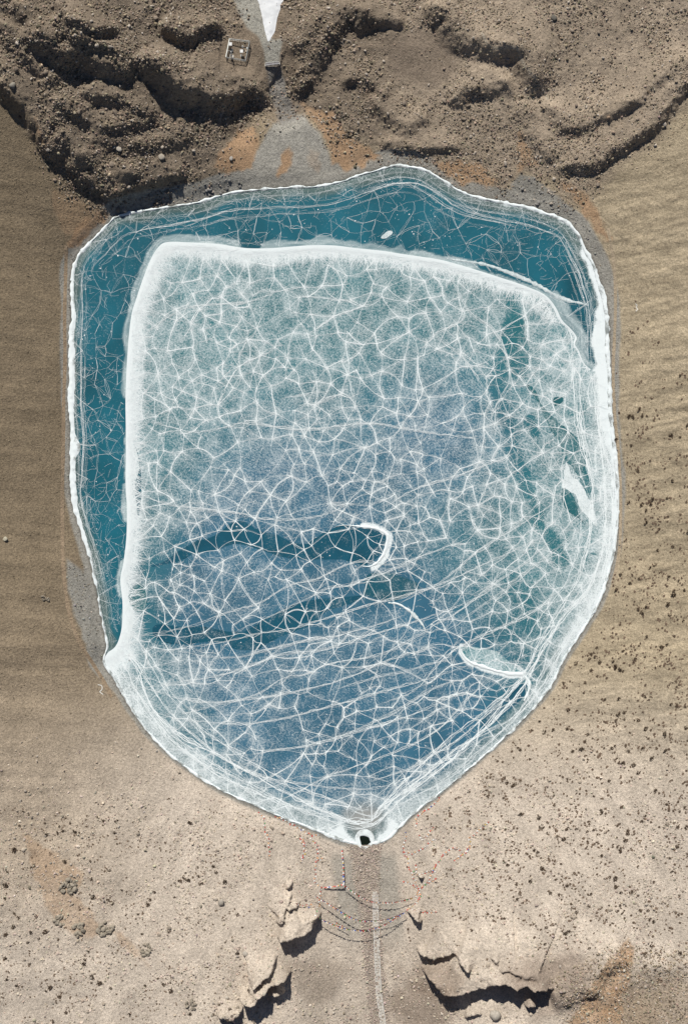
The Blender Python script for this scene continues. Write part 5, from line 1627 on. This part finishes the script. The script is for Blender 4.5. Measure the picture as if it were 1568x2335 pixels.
flag_string(Z4([(285,738),(400,805),(500,865),(600,930),(700,980),(790,1000),(900,1000),(1020,985),(1100,965),(1232,905)]), 'middle flag string across the outlet gully', [4.0, .6, 4.0], size=1.15)
flag_string(Z4([(298,943),(400,1005),(500,1045),(600,1080),(700,1095),(790,1100),(870,1085),(960,1060),(1050,1020),(1130,965),(1234,902)]), 'southernmost flag string across the outlet gully', [4.0, .6, 4.2], size=1.15)
flag_string(Z4([(490,1005),(560,1045),(640,1085)]), 'short loose flag string beside the southernmost one', [4.0, .3, 4.0])
flag_string(Z4([(85,818),(150,835),(200,850),(255,858)]), 'short flag string between two western rock fins', [1.0, .3, 1.0], True)
# post that carries three strings
pp = ortho(Z4([(597, 652)]))[0]
po = empty('flag_post', tuple(pp)); tag(po, 'lone wooden post tying three flag strings together', 'post')
M_WOOD = plain('grey_wood', (.2, .15, .11), .9, .25, 4)
part('pole', M_WOOD, po, lambda v, f: tube((0, 0, -.3), (0, 0, 2.9), .11, .07, 7, v, f))
part('cairn', M_ROCK if False else M_SLAB, po, lambda v, f: [boxv((.3 * math.cos(k), .3 * math.sin(k), .12), (.45, .35, .35), v, f, k) for k in range(6)])
gs = [
 ([(255,95),(250,150),(310,200),(310,290),(300,400),(290,500),(290,600),(350,650),(340,750),(325,870)], 'flag string lying down the western side of the outlet'),
 ([(120,130),(180,250),(170,330),(140,405)], 'short faded flag string on the scree west of the outlet'),
 ([(300,390),(340,360),(385,350)], 'small knot of flags on the western side of the outlet'),
 ([(180,830),(260,840),(300,870),(295,945)], 'flag string lying over the largest western rock fin'),
 ([(1240,60),(1225,180),(1200,280),(1250,350),(1280,480),(1320,560),(1345,640),(1390,720),(1380,770),(1310,840),(1235,905)], 'long flag string lying down the eastern side of the outlet'),
 ([(1568,560),(1480,600),(1400,660),(1330,650),(1270,605),(1190,600)], 'flag string lying across the rocks east of the outlet'),
 ([(1235,905),(1290,870),(1350,900),(1430,910),(1568,915)], 'flag string lying eastward from the dark eastern rock tooth'),
 ([(1200,270),(1300,310),(1330,290),(1420,250),(1480,190),(1560,140)], 'faded flag string lying up the slope east of the hole'),
 ([(1340,400),(1350,470),(1320,490),(1380,520),(1470,490),(1560,500)], 'tangled faded flag string above the eastern rock tooth'),
 ([(1370,90),(1410,150),(1430,130),(1500,60),(1520,10)], 'faded flag string on the upper eastern bank'),
]
for p, lb in gs: flag_string(Z4(p), lb, [.12, .12], True, True, .8, size=.95)
gs = [([(1505,290),(1420,360),(1375,400),(1380,450),(1340,500),(1300,455),(1240,480),(1190,530),(1160,580),(1120,660),(1080,700),(1030,770)], 'longest winding flag string on the scree east of the outlet'),
 ([(150,255),(215,285),(280,320),(340,352),(380,375),(440,382)], 'flag string along the shore west of the hole'),
 ([(1195,135),(1150,190),(1095,228),(1045,270),(1042,330)], 'flag string along the shore east of the hole'),
 ([(50,225),(85,270),(95,350),(120,420),(118,520)], 'faded flag string low on the southwest shore'),
 ([(310,370),(345,430),(330,500),(320,560)], 'faded flag string on the scree between the shore and the western fins'),
 ([(1270,540),(1300,520),(1350,490),(1378,430)], 'short pale flag string beside the longest winding one')]
for p, lb in gs: flag_string(Z3b(p), lb, [.12, .12], True, True, .8, size=.95)

# two stray white ribbons on the slopes
M_RIB = plain('white_cloth', (.75, .74, .68), .9, .05)
for p, lb in ((Z([(655,2232),(680,2240),(682,2265),(668,2280),(690,2298)], 0, 1400, .5997), 'stray white ribbon lying on the brown slope southwest of the lake'), (Z([(1218,190),(1230,200),(1224,215),(1234,225),(1222,240)], 1800, 1100, .6065), 'stray cream ribbon lying on the slope east of the lake')):
    g = ortho(crom(p, 6)); w = resample(g, .3)
    root = None
    t = np.gradient(w[:, :2], axis=0); t /= np.linalg.norm(t, axis=1)[:, None]
    nr = np.stack([-t[:, 1], t[:, 0]], -1)
    a = w.copy(); b = w.copy(); a[:, :2] += nr * .14; b[:, :2] -= nr * .14
    a[:, 2] = hz(a[:, 0], a[:, 1]) + .10; b[:, 2] = hz(b[:, 0], b[:, 1]) + .08
    n = len(w)
    q_ = np.array([(i, i + 1, n + i + 1, n + i) for i in range(n - 1)])
    tag(link('ribbon', fast_mesh('ribbon', np.vstack([a, b]), q_[:, ::-1]), M_RIB), lb, 'ribbon')
